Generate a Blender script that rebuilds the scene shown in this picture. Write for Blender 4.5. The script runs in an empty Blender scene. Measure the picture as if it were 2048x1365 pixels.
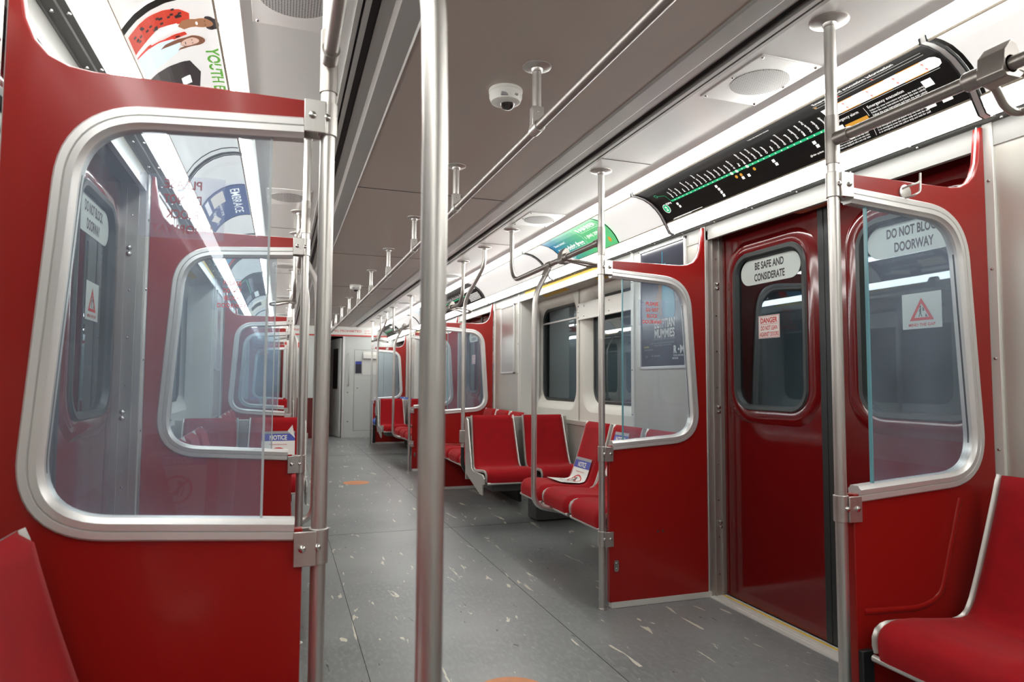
import bpy, bmesh, math, random
from mathutils import Vector, Matrix
random.seed(7)
SC = bpy.context.scene
COL = SC.collection
PI = math.pi

# ------------------------------------------------------------------ camera, world, exposure
FPX, YAW, PITCH, ROLL = 1339.85, math.radians(18.93), math.radians(3.517), math.radians(0.316)
cd = bpy.data.cameras.new('camera'); cam = bpy.data.objects.new('camera', cd); COL.objects.link(cam)
fw = Vector((math.sin(YAW)*math.cos(PITCH), math.cos(YAW)*math.cos(PITCH), math.sin(PITCH)))
rt = Vector((math.cos(YAW), -math.sin(YAW), 0)); up = rt.cross(fw)
rt2 = rt*math.cos(ROLL)+up*math.sin(ROLL); up2 = -rt*math.sin(ROLL)+up*math.cos(ROLL)
M = Matrix((rt2, up2, -fw)).transposed().to_4x4(); M.translation = Vector((-0.84, 0, 1.163))
cam.matrix_world = M
cd.sensor_width = 36; cd.lens = FPX/2048*36; cd.clip_start = 0.02; cd.clip_end = 100
cd.dof.use_dof = True; cd.dof.focus_distance = 3.0; cd.dof.aperture_fstop = 5.0
SC.camera = cam
W = bpy.data.worlds.new('world'); SC.world = W; W.use_nodes = True
W.node_tree.nodes['Background'].inputs[0].default_value = (0.55, 0.62, 0.75, 1)
W.node_tree.nodes['Background'].inputs[1].default_value = 0.03
SC.view_settings.view_transform = 'Standard'; SC.view_settings.look = 'None'
SC.view_settings.exposure = 1.12; SC.view_settings.gamma = 1.0; SC.view_settings.use_curve_mapping = False
LAMP = 11.0      # brightness of the fluorescent diffusers
CARD = 0.24      # light that comes through the back-lit cards

# ------------------------------------------------------------------ materials
def lin(r, g, b): return tuple((c/255/12.92 if c/255 <= .04045 else ((c/255+.055)/1.055)**2.4) for c in (r, g, b))+(1,)
MATS = {}
def mat(name, col=(.5,.5,.5), rough=.5, metal=0., coat=0., emit=0., spec=.5, noise=0., nscale=40., stretch=(1,1,1), bump=0., sheen=0.):
    if name in MATS: return MATS[name]
    m = bpy.data.materials.new(name); m.use_nodes = True; N = m.node_tree.nodes; L = m.node_tree.links
    b = N['Principled BSDF']; c = tuple(col[:3])+(1,)
    b.inputs['Base Color'].default_value = c; b.inputs['Roughness'].default_value = rough
    b.inputs['Metallic'].default_value = metal; b.inputs['Specular IOR Level'].default_value = spec
    b.inputs['Coat Weight'].default_value = coat; b.inputs['Coat Roughness'].default_value = .1
    if sheen: b.inputs['Sheen Weight'].default_value = sheen; b.inputs['Sheen Roughness'].default_value = .4; b.inputs['Sheen Tint'].default_value = (1,.35,.35,1)
    if emit:
        b.inputs['Emission Color'].default_value = c; b.inputs['Emission Strength'].default_value = emit
    if noise or bump:
        tc = N.new('ShaderNodeTexCoord'); mp = N.new('ShaderNodeMapping'); mp.inputs['Scale'].default_value = stretch
        nz = N.new('ShaderNodeTexNoise'); nz.inputs['Scale'].default_value = nscale; nz.inputs['Detail'].default_value = 4
        L.new(tc.outputs['Object'], mp.inputs[0]); L.new(mp.outputs[0], nz.inputs['Vector'])
        if noise:
            mr = N.new('ShaderNodeMapRange'); mr.inputs['From Min'].default_value=.1; mr.inputs['From Max'].default_value=.9
            mr.inputs['To Min'].default_value = 1-noise*1.3; mr.inputs['To Max'].default_value = 1+noise*.5
            L.new(nz.outputs['Fac'], mr.inputs[0])
            mx = N.new('ShaderNodeVectorMath'); mx.operation = 'SCALE'; mx.inputs[0].default_value = c[:3]
            L.new(mr.outputs[0], mx.inputs['Scale']); L.new(mx.outputs[0], b.inputs['Base Color'])
            m2 = N.new('ShaderNodeMapRange'); m2.inputs['From Min'].default_value=.1; m2.inputs['From Max'].default_value=.9
            m2.inputs['To Min'].default_value = rough*.85; m2.inputs['To Max'].default_value = min(1, rough*1.2)
            L.new(nz.outputs['Fac'], m2.inputs[0]); L.new(m2.outputs[0], b.inputs['Roughness'])
        if bump:
            bp = N.new('ShaderNodeBump'); bp.inputs['Strength'].default_value = bump; bp.inputs['Distance'].default_value = .002
            L.new(nz.outputs['Fac'], bp.inputs['Height']); L.new(bp.outputs[0], b.inputs['Normal'])
    MATS[name] = m; return m
def glass_mat(name, tint, haze, hazecol=(.8,.85,.9), ior=1.5):
    m = bpy.data.materials.new(name); m.use_nodes = True; N = m.node_tree.nodes; L = m.node_tree.links
    N.remove(N['Principled BSDF']); out = N['Material Output']
    tr = N.new('ShaderNodeBsdfTransparent'); tr.inputs[0].default_value = tint+(1,)
    gl = N.new('ShaderNodeBsdfGlossy'); gl.inputs['Roughness'].default_value = .01; gl.inputs[0].default_value = (.82,.92,1,1)
    fr0 = N.new('ShaderNodeFresnel'); fr0.inputs[0].default_value = ior
    ge = N.new('ShaderNodeNewGeometry'); iv = N.new('ShaderNodeMath'); iv.operation='SUBTRACT'; iv.inputs[0].default_value=1; L.new(ge.outputs['Backfacing'], iv.inputs[1])
    fr = N.new('ShaderNodeMath'); fr.operation='MULTIPLY'; L.new(fr0.outputs[0], fr.inputs[0]); L.new(iv.outputs[0], fr.inputs[1])
    mx = N.new('ShaderNodeMixShader'); L.new(fr.outputs[0], mx.inputs[0]); L.new(tr.outputs[0], mx.inputs[1]); L.new(gl.outputs[0], mx.inputs[2])
    last = mx
    if haze:
        df = N.new('ShaderNodeBsdfDiffuse'); df.inputs[0].default_value = hazecol+(1,)
        tl = N.new('ShaderNodeBsdfTranslucent'); tl.inputs[0].default_value = hazecol+(1,)
        md = N.new('ShaderNodeMixShader'); md.inputs[0].default_value = .5; L.new(df.outputs[0], md.inputs[1]); L.new(tl.outputs[0], md.inputs[2])
        nz = N.new('ShaderNodeTexNoise'); nz.inputs['Scale'].default_value = 4; nz.inputs['Detail'].default_value = 6
        tc = N.new('ShaderNodeTexCoord'); L.new(tc.outputs['Object'], nz.inputs['Vector'])
        mr = N.new('ShaderNodeMapRange'); mr.inputs['From Min'].default_value=.3; mr.inputs['From Max'].default_value=.75
        mr.inputs['To Min'].default_value = haze*.6; mr.inputs['To Max'].default_value = haze*1.6
        L.new(nz.outputs['Fac'], mr.inputs[0])
        m2 = N.new('ShaderNodeMixShader'); L.new(mr.outputs[0], m2.inputs[0]); L.new(mx.outputs[0], m2.inputs[1]); L.new(md.outputs[0], m2.inputs[2]); last = m2
    L.new(last.outputs[0], out.inputs[0]); MATS[name] = m; return m
def floor_mat():
    m = bpy.data.materials.new('speckled_vinyl'); m.use_nodes = True; N = m.node_tree.nodes; L = m.node_tree.links
    b = N['Principled BSDF']; tc = N.new('ShaderNodeTexCoord')
    def noise(scale, st, rot=0, det=3, dist=0):
        mp = N.new('ShaderNodeMapping'); mp.inputs['Scale'].default_value = st; mp.inputs['Rotation'].default_value = (0,0,rot)
        n = N.new('ShaderNodeTexNoise'); n.inputs['Scale'].default_value = scale; n.inputs['Detail'].default_value = det
        n.inputs['Distortion'].default_value = dist
        L.new(tc.outputs['Object'], mp.inputs[0]); L.new(mp.outputs[0], n.inputs['Vector']); return n
    def ramp(n, a, bb):
        r = N.new('ShaderNodeMapRange'); r.inputs['From Min'].default_value = a; r.inputs['From Max'].default_value = bb; L.new(n.outputs['Fac'], r.inputs[0]); return r
    def mixc(f, a, bcol):
        x = N.new('ShaderNodeMix'); x.data_type = 'RGBA'; L.new(f, x.inputs[0])
        if isinstance(a, tuple): x.inputs[6].default_value = a
        else: L.new(a, x.inputs[6])
        x.inputs[7].default_value = bcol; return x.outputs[2]
    big = noise(1.5, (1,1,1), 0, 5); base = mixc(ramp(big, .3, .7).outputs[0], (.150,.165,.168,1), (.245,.258,.250,1))
    fine = noise(60, (1,.35,1), 0, 4); base = mixc(ramp(fine, .45, .75).outputs[0], base, (.27,.28,.275,1))
    dk = noise(9, (3.6,1,1), .12, 2, .6); base = mixc(ramp(dk, .72, .74).outputs[0], base, (.05,.055,.06,1))
    lt = noise(3.4, (5.2,1,1), -.22, 5, .9); base = mixc(ramp(lt, .655, .668).outputs[0], base, (.62,.60,.50,1))
    lt2 = noise(16, (3.6,1,1), -.22, 4, .8); base = mixc(ramp(lt2, .715, .735).outputs[0], base, (.45,.46,.42,1))
    L.new(base, b.inputs['Base Color'])
    rr = N.new('ShaderNodeMapRange'); rr.inputs['To Min'].default_value=.24; rr.inputs['To Max'].default_value=.46; L.new(fine.outputs['Fac'], rr.inputs[0]); L.new(rr.outputs[0], b.inputs['Roughness'])
    return m
def perf_mat():
    m = bpy.data.materials.new('perforated_metal'); m.use_nodes = True; N = m.node_tree.nodes; L = m.node_tree.links
    b = N['Principled BSDF']; b.inputs['Metallic'].default_value = .2; b.inputs['Roughness'].default_value = .45
    tc = N.new('ShaderNodeTexCoord'); sp = N.new('ShaderNodeSeparateXYZ'); L.new(tc.outputs['Object'], sp.inputs[0])
    outs = []
    for ax in (0,1):
        mu = N.new('ShaderNodeMath'); mu.operation='MULTIPLY'; mu.inputs[1].default_value = 1/.0085; L.new(sp.outputs[ax], mu.inputs[0])
        f = N.new('ShaderNodeMath'); f.operation='FRACT'; L.new(mu.outputs[0], f.inputs[0])
        s = N.new('ShaderNodeMath'); s.operation='SUBTRACT'; s.inputs[1].default_value=.5; L.new(f.outputs[0], s.inputs[0])
        q = N.new('ShaderNodeMath'); q.operation='POWER'; q.inputs[1].default_value=2; L.new(s.outputs[0], q.inputs[0]); outs.append(q)
    a = N.new('ShaderNodeMath'); a.operation='ADD'; L.new(outs[0].outputs[0], a.inputs[0]); L.new(outs[1].outputs[0], a.inputs[1])
    l = N.new('ShaderNodeMath'); l.operation='LESS_THAN'; l.inputs[1].default_value=.075; L.new(a.outputs[0], l.inputs[0])
    x = N.new('ShaderNodeMix'); x.data_type='RGBA'; L.new(l.outputs[0], x.inputs[0]); x.inputs[6].default_value=(.5,.5,.49,1); x.inputs[7].default_value=(.03,.03,.03,1)
    L.new(x.outputs[2], b.inputs['Base Color']); return m
def gradient_mat(name, c0, c1, length, emit):   # printed colour blend of the green card (its ink)
    m = bpy.data.materials.new(name); m.use_nodes = True; N = m.node_tree.nodes; L = m.node_tree.links; b = N['Principled BSDF']
    tc = N.new('ShaderNodeTexCoord'); sp = N.new('ShaderNodeSeparateXYZ'); L.new(tc.outputs['Object'], sp.inputs[0])
    mr = N.new('ShaderNodeMapRange'); mr.inputs['From Min'].default_value = length*.35; mr.inputs['From Max'].default_value = length; L.new(sp.outputs[1], mr.inputs[0])
    x = N.new('ShaderNodeMix'); x.data_type='RGBA'; L.new(mr.outputs[0], x.inputs[0]); x.inputs[6].default_value=c0; x.inputs[7].default_value=c1
    L.new(x.outputs[2], b.inputs['Base Color']); L.new(x.outputs[2], b.inputs['Emission Color']); b.inputs['Emission Strength'].default_value = emit
    b.inputs['Roughness'].default_value = .3; return m

STEEL = mat('brushed_steel', (.60,.585,.56), .36, .9, noise=.10, nscale=60, stretch=(1,1,.06))
STEELD = mat('dark_steel', (.38,.36,.335), .38, .9)
ALU = mat('satin_aluminium', (.70,.70,.69), .38, .55)
ALUW = mat('painted_aluminium', (.70,.70,.66), .38, .15)
JAMB = mat('jamb_aluminium', (.50,.48,.45), .38, .75, noise=.12, nscale=30, stretch=(1,1,.05))
BOLT = mat('bolt_steel', (.55,.54,.52), .2, 1.)
RED = mat('red_panel', (.29,.009,.007), .28, coat=.18, spec=.35)
DRED = mat('door_red', (.13,.0035,.0045), .12, coat=.6)
FAB = mat('red_velour', (.33,.008,.012), .9, noise=.22, nscale=14, sheen=.2, bump=.25, spec=.15)
BLUEF = mat('blue_velour', (.03,.13,.42), .9, noise=.2, nscale=14, sheen=.2, spec=.15)
SHELL = mat('seat_trim', (.52,.51,.48), .34, .55)
SHELLD = mat('seat_underside', (.09,.09,.09), .5)
WALLM = mat('steel_wall', (.60,.595,.54), .36, .45, noise=.06, nscale=8, stretch=(1,1,.1))
HEADM = mat('header_enamel', (.36,.365,.345), .35)
WALLW = mat('moulded_wall', (.68,.67,.61), .42)
CEIL = mat('ceiling_panel', (.44,.385,.34), .42, noise=.04, nscale=2)
SOFF = mat('soffit_panel', (.86,.87,.85), .28, .25)
TRIMD = mat('black_gap', (.012,.012,.012), .6)
RAILG = mat('grey_rail', (.10,.105,.10), .45, .1)
CTRIM = mat('ceiling_trim', (.46,.45,.43), .35, .6)
RUB = mat('black_rubber', (.018,.022,.023), .45)
GRUB = mat('grey_gasket', (.045,.055,.055), .38)
BLACK = mat('black_paint', (.02,.02,.022), .35)
WHITE = mat('white_print', (.72,.73,.70), .5)
PALE = mat('pale_sticker', (.52,.58,.55), .5)
INK = mat('ink', (.03,.03,.035), .5)
REDINK = mat('red_ink', (.55,.03,.025), .5)
BLUEINK = mat('blue_ink', (.035,.06,.36), .45)
YEL = mat('yellow_strip', (.80,.52,.03), .45)
ORANGE = mat('orange_paint', (.62,.24,.09), .5, noise=.2, nscale=22)
LAMPM = mat('lit_diffuser', (1,.985,.95), .4, emit=LAMP)
LAMPL = mat('lit_lower_diffuser', (1,.985,.95), .4, emit=LAMP*.75)
BLANK = mat('backlit_white_card', (.92,.92,.90), .35, emit=CARD)
CBLK = mat('backlit_black_card', (.014,.013,.012), .5, spec=.2)
CWHT = mat('backlit_white_ink', (.93,.93,.90), .4, emit=0.37)
CGRN = mat('backlit_green_ink', (.02,.52,.22), .4, emit=0.25)
CORG = mat('backlit_orange_ink', (.85,.42,.05), .4, emit=0.19)
CRED = mat('backlit_red_ink', (.75,.05,.03), .4, emit=0.19)
CBLU = mat('backlit_blue_ink', (.05,.10,.28), .4, emit=0.22)
CGRY = mat('backlit_dark_ink', (.05,.042,.045), .4, emit=0.14)
CSKIN = mat('backlit_brown_skin', (.42,.20,.10), .4, emit=0.25)
CSKIN2 = mat('backlit_pale_skin', (.80,.55,.45), .4, emit=0.25)
CHAIR = mat('backlit_brown_hair', (.25,.11,.06), .4, emit=0.22)
CSHIRT = mat('backlit_pale_blue', (.60,.72,.80), .4, emit=0.41)
CCREAM = mat('backlit_cream', (.80,.74,.62), .4, emit=0.37)
GLASS = glass_mat('hazy_safety_glass', (.88,.93,.95), .075, (.66,.78,1.0))
WGLASS = glass_mat('window_glass', (.55,.60,.62), 0, ior=1.75)
STKG = glass_mat('frosted_sticker', (.86,.87,.93), .22, (.75,.78,.9))
STKRED = mat('sticker_red', (.75,.07,.05), .5)
PEDGE = mat('glass_edge_pale_view', (.42,.48,.50), .2)  # same glass as TEAL, its lighter look at this angle put into the colour
TEAL = mat('glass_edge', (.13,.33,.38), .2)
RETAIN = mat('card_retainer_tan', (.36,.31,.24), .5)
FLOOR = floor_mat(); PERF = perf_mat()
ENDW = mat('end_wall_grey', (.60,.63,.61), .45)
DARK = mat('cab_unlit_dark', (.012,.014,.02), .8)  # darkness of the unlit cab put into the bulkhead's colour
DOME = mat('camera_housing', (.62,.62,.58), .4)
LENS = mat('camera_lens', (.02,.02,.02), .04, coat=1.)
POSTER = mat('poster_navy', (.030,.034,.050), .16)
CYAN = mat('poster_cyan', (.03,.21,.31), .2)
BRONZE = mat('poster_bronze', (.17,.08,.035), .2)
GREYINK = mat('grey_ink', (.28,.28,.29), .4)
AMBER = mat('amber_lens', (.55,.10,.02), .2, coat=.5)

# ------------------------------------------------------------------ mesh builder
class MB:
    def __init__(s): s.v=[]; s.f=[]; s.m=[]; s.cur=0; s.warp=None
    def add(s, vs, fs):
        o=len(s.v); s.v += [tuple(v) for v in vs]
        for f in fs: s.f.append(tuple(i+o for i in f)); s.m.append(s.cur)
        return s
    def box(s,x0,x1,y0,y1,z0,z1):
        return s.add([(x0,y0,z0),(x1,y0,z0),(x1,y1,z0),(x0,y1,z0),(x0,y0,z1),(x1,y0,z1),(x1,y1,z1),(x0,y1,z1)],
            [(0,3,2,1),(4,5,6,7),(0,1,5,4),(1,2,6,5),(2,3,7,6),(3,0,4,7)])
    def prism(s, poly, axis, a, b):
        n=len(poly); P={'x':lambda p,t:(t,p[0],p[1]),'y':lambda p,t:(p[0],t,p[1]),'z':lambda p,t:(p[0],p[1],t)}[axis]
        vs=[P(p,a) for p in poly]+[P(p,b) for p in poly]
        return s.add(vs,[tuple(range(n)),tuple(range(2*n-1,n-1,-1))]+[(i,(i+1)%n,(i+1)%n+n,i+n) for i in range(n)])
    def tube(s, pts, r, seg=16, cap=True, closed=False):
        pts=[Vector(p) for p in pts]; n=len(pts); rr=r if isinstance(r,(list,tuple)) else [r]*n
        vs=[]; prev=None
        for i,p in enumerate(pts):
            if closed: t=(pts[(i+1)%n]-pts[i-1])
            else: t=(pts[min(i+1,n-1)]-pts[max(i-1,0)])
            t.normalize()
            if prev is None:
                a=Vector((0,0,1)) if abs(t.z)<.9 else Vector((1,0,0)); u=t.cross(a).normalized()
            else:
                u=prev-t*prev.dot(t); u.normalize()
            prev=u; w=t.cross(u)
            for k in range(seg):
                an=2*PI*k/seg; vs.append(p+(u*math.cos(an)+w*math.sin(an))*rr[i])
        fs=[]
        for i in range(n if closed else n-1):
            j=(i+1)%n
            for k in range(seg): fs.append((i*seg+k, i*seg+(k+1)%seg, j*seg+(k+1)%seg, j*seg+k))
        if cap and not closed: fs += [tuple(range(seg-1,-1,-1)), tuple((n-1)*seg+k for k in range(seg))]
        return s.add(vs,fs)
    def sweep(s, prof, path, normal):      # prof: (a,b) a=in-plane sideways, b=along normal; path planar closed or open
        nrm=Vector(normal); path=[Vector(p) for p in path]; n=len(path); k=len(prof); vs=[]
        for i,p in enumerate(path):
            t0=(path[i]-path[i-1]).normalized() if i>0 else None; t1=(path[i+1]-path[i]).normalized() if i<n-1 else None
            if t0 is None: t0=t1
            if t1 is None: t1=t0
            s0=nrm.cross(t0); s1=nrm.cross(t1); sd=(s0+s1); l=sd.length; sd.normalize(); c=max(.3, sd.dot(s0))
            for a,b in prof: vs.append(p+sd*(a/c)+nrm*b)
        fs=[]
        for i in range(n-1):
            for j in range(k): fs.append((i*k+j, i*k+(j+1)%k, (i+1)*k+(j+1)%k, (i+1)*k+j))
        fs += [tuple(range(k-1,-1,-1)), tuple((n-1)*k+j for j in range(k))]
        return s.add(vs,fs)
    def lathe(s, prof, c, axis='z', seg=24):   # prof (r,h)
        vs=[]; c=Vector(c)
        for r,h in prof:
            for k in range(seg):
                a=2*PI*k/seg; x,y=r*math.cos(a), r*math.sin(a)
                vs.append(c+Vector({'z':(x,y,h),'y':(x,h,y),'x':(h,x,y)}[axis]))
        n=len(prof); fs=[(i*seg+k,i*seg+(k+1)%seg,(i+1)*seg+(k+1)%seg,(i+1)*seg+k) for i in range(n-1) for k in range(seg)]
        fs += [tuple(range(seg)), tuple((n-1)*seg+k for k in range(seg-1,-1,-1))]
        return s.add(vs,fs)
    def ring(s, loops):                    # loft between same-length closed loops
        n=len(loops[0]); vs=[p for l in loops for p in l]
        return s.add(vs,[(i*n+k,i*n+(k+1)%n,(i+1)*n+(k+1)%n,(i+1)*n+k) for i in range(len(loops)-1) for k in range(n)])
    def grid(s, fn, nu, nv):
        vs=[fn(i/nu,j/nv) for i in range(nu+1) for j in range(nv+1)]
        return s.add(vs,[(i*(nv+1)+j,(i+1)*(nv+1)+j,(i+1)*(nv+1)+j+1,i*(nv+1)+j+1) for i in range(nu) for j in range(nv)])
    def build(s, name, mats, parent=None, org=(0,0,0), sx=1, closed=True, smooth=40, bevel=0, label=None):
        if s.warp:       # flat shapes laid on a curved card: cut them into bands first, then bend
            bm=bmesh.new(); vs=[bm.verts.new(v) for v in s.v]
            for f in s.f:
                try: bm.faces.new([vs[i] for i in f])
                except ValueError: pass
            a=min(v[1] for v in s.v); b=max(v[1] for v in s.v); k=math.floor(a/.012)+1
            while k*.012<b:
                bmesh.ops.bisect_plane(bm, geom=bm.verts[:]+bm.edges[:]+bm.faces[:], plane_co=(0,k*.012,0), plane_no=(0,1,0)); k+=1
            bm.verts.index_update(); s.v=[tuple(s.warp(*v.co)) for v in bm.verts]; s.f=[tuple(v.index for v in f.verts) for f in bm.faces]; s.m=[0]*len(s.f); bm.free()
        me=bpy.data.meshes.new(name); o3=Vector(org)
        me.from_pydata([Vector((v[0]*sx,v[1],v[2]))-o3 for v in s.v],[],s.f)
        for m in (mats if isinstance(mats,(list,tuple)) else [mats]): me.materials.append(m)
        me.polygons.foreach_set('material_index', s.m)
        if closed:
            bm=bmesh.new(); bm.from_mesh(me); bmesh.ops.recalc_face_normals(bm, faces=bm.faces); bm.to_mesh(me); bm.free()
        if smooth:
            me.polygons.foreach_set('use_smooth',[True]*len(me.polygons)); me.set_sharp_from_angle(angle=math.radians(smooth))
        me.update(); o=bpy.data.objects.new(name, me); COL.objects.link(o)
        if parent: o.parent=parent
        if bevel:
            b=o.modifiers.new('bevel','BEVEL'); b.width=bevel; b.segments=2; b.limit_method='ANGLE'; b.angle_limit=math.radians(40)
        if label: o['label']=label
        return o
def fillet(pts, r, n=6):
    pts=[Vector(p) for p in pts]; out=[pts[0]]
    for i in range(1,len(pts)-1):
        a,b,c=pts[i-1],pts[i],pts[i+1]; rr=r[i-1] if isinstance(r,(list,tuple)) else r
        d0=(a-b); d1=(c-b); l=min(rr, d0.length*.49, d1.length*.49); p0=b+d0.normalized()*l; p1=b+d1.normalized()*l
        for k in range(n+1):
            t=k/n; out.append(p0*(1-t)**2+b*2*t*(1-t)+p1*t*t)
    out.append(pts[-1]); return out
def rrect(cy, cz, hy, hz, r, n=8):
    out=[]
    for sx_,sz_,a0 in ((1,1,0),(-1,1,90),(-1,-1,180),(1,-1,270)):
        for k in range(n+1):
            a=math.radians(a0+90*k/n); out.append((cy+sx_*(hy-r)+r*math.cos(a), cz+sz_*(hz-r)+r*math.sin(a)))
    return out
def plate_hole(mb, outer, holes, to3):   # planar face with holes, triangulated
    bm=bmesh.new(); 
    for loop in [outer]+holes:
        vs=[bm.verts.new((p[0],p[1],0)) for p in loop]
        for i in range(len(vs)): bm.edges.new((vs[i],vs[(i+1)%len(vs)]))
    bmesh.ops.triangle_fill(bm, use_beauty=True, edges=bm.edges[:], normal=(0,0,1))
    bm.verts.index_update(); mb.add([to3(v.co.x,v.co.y) for v in bm.verts],[tuple(v.index for v in f.verts) for f in bm.faces]); bm.free()

# ------------------------------------------------------------------ lettering on surfaces
class Warp:
    def __init__(s,f): s.warp=f
    def __call__(s,u,v,h): return Vector((u,v,h))
def wset(mb,surf):
    if isinstance(surf,Warp): mb.warp=surf.warp
TXT={}
def textmesh(body, bold=0):
    key=(body,bold)
    if key in TXT: return TXT[key]
    cu=bpy.data.curves.new('lettering','FONT'); cu.body=body; cu.size=1; cu.align_x='LEFT'; cu.resolution_u=3; cu.offset=bold; cu.fill_mode='FRONT'
    o=bpy.data.objects.new('lettering',cu); COL.objects.link(o); dg=bpy.context.evaluated_depsgraph_get()
    me=bpy.data.meshes.new_from_object(o.evaluated_get(dg)); vs=[(v.co.x,v.co.y) for v in me.vertices]; fs=[tuple(p.vertices) for p in me.polygons]
    bpy.data.objects.remove(o); bpy.data.meshes.remove(me); bpy.data.curves.remove(cu)
    x0=min(v[0] for v in vs); x1=max(v[0] for v in vs); TXT[key]=([(v[0]-x0,v[1]) for v in vs],fs,x1-x0); return TXT[key]
def stext(mb, surf, body, u, v, h, width=None, align='c', lift=.001, bold=.01, rot=0):
    """cap height h, baseline at v; rot 90 = letters read upwards"""
    wset(mb,surf); vs,fs,w=textmesh(body,bold); s=h/.70; sx=s if width is None else width/w
    off={'c':-w*sx/2,'l':0,'r':-w*sx}[align]
    ca,sa=math.cos(math.radians(rot)),math.sin(math.radians(rot)); out=[]
    for x,y in vs:
        X=off+x*sx; Y=y*s; out.append(surf(u+X*ca-Y*sa, v+X*sa+Y*ca, lift))
    mb.add(out,fs)
def srect(mb, surf, u0,u1,v0,v1, lift=.0006, nu=1, nv=1):
    wset(mb,surf); mb.grid(lambda a,b: surf(u0+(u1-u0)*a, v0+(v1-v0)*b, lift), nu, nv)
def spoly(mb, surf, pts, lift=.0008):
    wset(mb,surf); mb.add([surf(p[0],p[1],lift) for p in pts],[tuple(range(len(pts)))])
def sdisc(mb, surf, u,v,ru,rv=None,lift=.0008,n=20,rot=0):
    rv=rv or ru; c,s_=math.cos(math.radians(rot)),math.sin(math.radians(rot))
    spoly(mb,surf,[(u+ru*math.cos(2*PI*k/n)*c-rv*math.sin(2*PI*k/n)*s_, v+ru*math.cos(2*PI*k/n)*s_+rv*math.sin(2*PI*k/n)*c) for k in range(n)],lift)
def sring(mb, surf, u,v,r0,r1,lift=.001,n=28):
    wset(mb,surf); vs=[]
    for k in range(n):
        a=2*PI*k/n; vs += [surf(u+r0*math.cos(a),v+r0*math.sin(a),lift), surf(u+r1*math.cos(a),v+r1*math.sin(a),lift)]
    mb.add(vs,[(2*k,2*k+1,(2*k+3)%(2*n),(2*k+2)%(2*n)) for k in range(n)])
def sline(mb, surf, u0,v0,u1,v1,w,lift=.001):
    d=Vector((u1-u0,v1-v0)); d.normalize(); n=Vector((-d.y,d.x))*w/2
    spoly(mb,surf,[(u0+n.x,v0+n.y),(u0-n.x,v0-n.y),(u1-n.x,v1-n.y),(u1+n.x,v1+n.y)],lift)

# ------------------------------------------------------------------ things
def thing(name, label, cat, loc=(0,0,0), group=None):
    o=bpy.data.objects.new(name,None); COL.objects.link(o); o.empty_display_size=.1; o.location=loc
    o['label']=label; o['category']=cat
    if group: o['group']=group
    return o
def struct(o): o['kind']='structure'; return o
def copy_tree(o, loc=None, label=None, rot=None, parent=None, mats=None):
    c=o.copy(); COL.objects.link(c); c.parent=parent
    if loc is not None: c.location=loc
    if rot is not None: c.rotation_euler=(0,0,rot)
    if label: c['label']=label
    if mats and c.type=='MESH':
        for i,sl in enumerate(c.data.materials):
            if sl.name in mats:
                c.data=c.data.copy(); c.data.materials[i]=mats[sl.name]
    for ch in o.children: copy_tree(ch, parent=c, mats=mats)
    return c

# ================================================================== LAYOUT
Y0,Y1=-2.45,14.30
ZC=2.296
VEST=[(-3.97,-2.385),(1.60,3.185),(7.17,8.756),(12.74,14.33)]
XW,XD,XB=1.41,1.50,1.60
SIDE={1:'right',-1:'left'}
VN={1:'nearest',2:'middle',3:'farthest'}

# floor
mb=MB(); mb.box(-1.75,1.75,Y0,15.6,-.05,0); fl=struct(mb.build('floor',FLOOR,smooth=0))
mb=MB()
for x in (-.485,.468): mb.box(x-.0015,x+.0015,Y0,14.25,-.001,.0006)
for y in (5.3,10.9): mb.box(-1.4,1.4,y-.0015,y+.0015,-.001,.0006)
struct(mb.build('trim_1',TRIMD,smooth=0))

# ceiling: central panels, mouldings, grooves, soffits
mb=MB(); mb.box(-1.10,1.10,Y0,15.6,ZC+.03,ZC+.07); 
ceil=struct(mb.build('ceiling',[CEIL],smooth=0))
mb=MB(); mb.box(-.45,.45,Y0,14.3,ZC,ZC+.03); mb.build('centre_panel',CEIL,ceil,smooth=0)
mb=MB()
for y in (-.34,3.93,6.07,8.20,10.33,12.47): mb.box(-.52,.52,y-.003,y+.003,ZC-.0015,ZC+.002)
mb.build('panel_seam',TRIMD,ceil,smooth=0)
for s in (1,-1):
    mb=MB(); mb.prism([(.45,ZC-.0005),(.46,ZC-.006),(.53,ZC-.006),(.545,ZC+.004),(.585,ZC+.004),(.585,ZC+.03),(.45,ZC+.03)],'y',Y0,14.3); mb.build('moulding',CTRIM,ceil,sx=s,smooth=0)
    mb=MB(); mb.box(.586,.614,Y0,14.3,ZC+.012,ZC+.03); mb.build('groove',TRIMD,ceil,sx=s,smooth=0)
    mb=MB()
    for a,b in ((.614,.632),(.640,.655)): mb.prism([(a,ZC+.02),(a,ZC-.008),(b,ZC-.008),(b,ZC+.02)],'y',Y0,14.3)
    mb.build('slotted_rail',CTRIM,ceil,sx=s,smooth=0)
    mb=MB(); mb.box(.632,.640,Y0,14.3,ZC+.008,ZC+.02); mb.build('groove',TRIMD,ceil,sx=s,smooth=0)
    mb=MB(); mb.prism([(.655,ZC),(.94,ZC),(.965,ZC-.006),(.985,ZC-.018),(1.035,ZC-.018),(1.05,ZC-.012),(1.05,ZC+.03),(.655,ZC+.03)],'y',Y0,14.3)
    mb.build('soffit',SOFF,ceil,sx=s,smooth=25)
    mb=MB()
    for y in (-.2,.9,3.0,5.2,7.4,9.6,11.8): mb.box(.66,.965,y-.002,y+.002,ZC-.0015,ZC+.001)
    mb.build('soffit_seam',TRIMD,ceil,sx=s,smooth=0)

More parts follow.
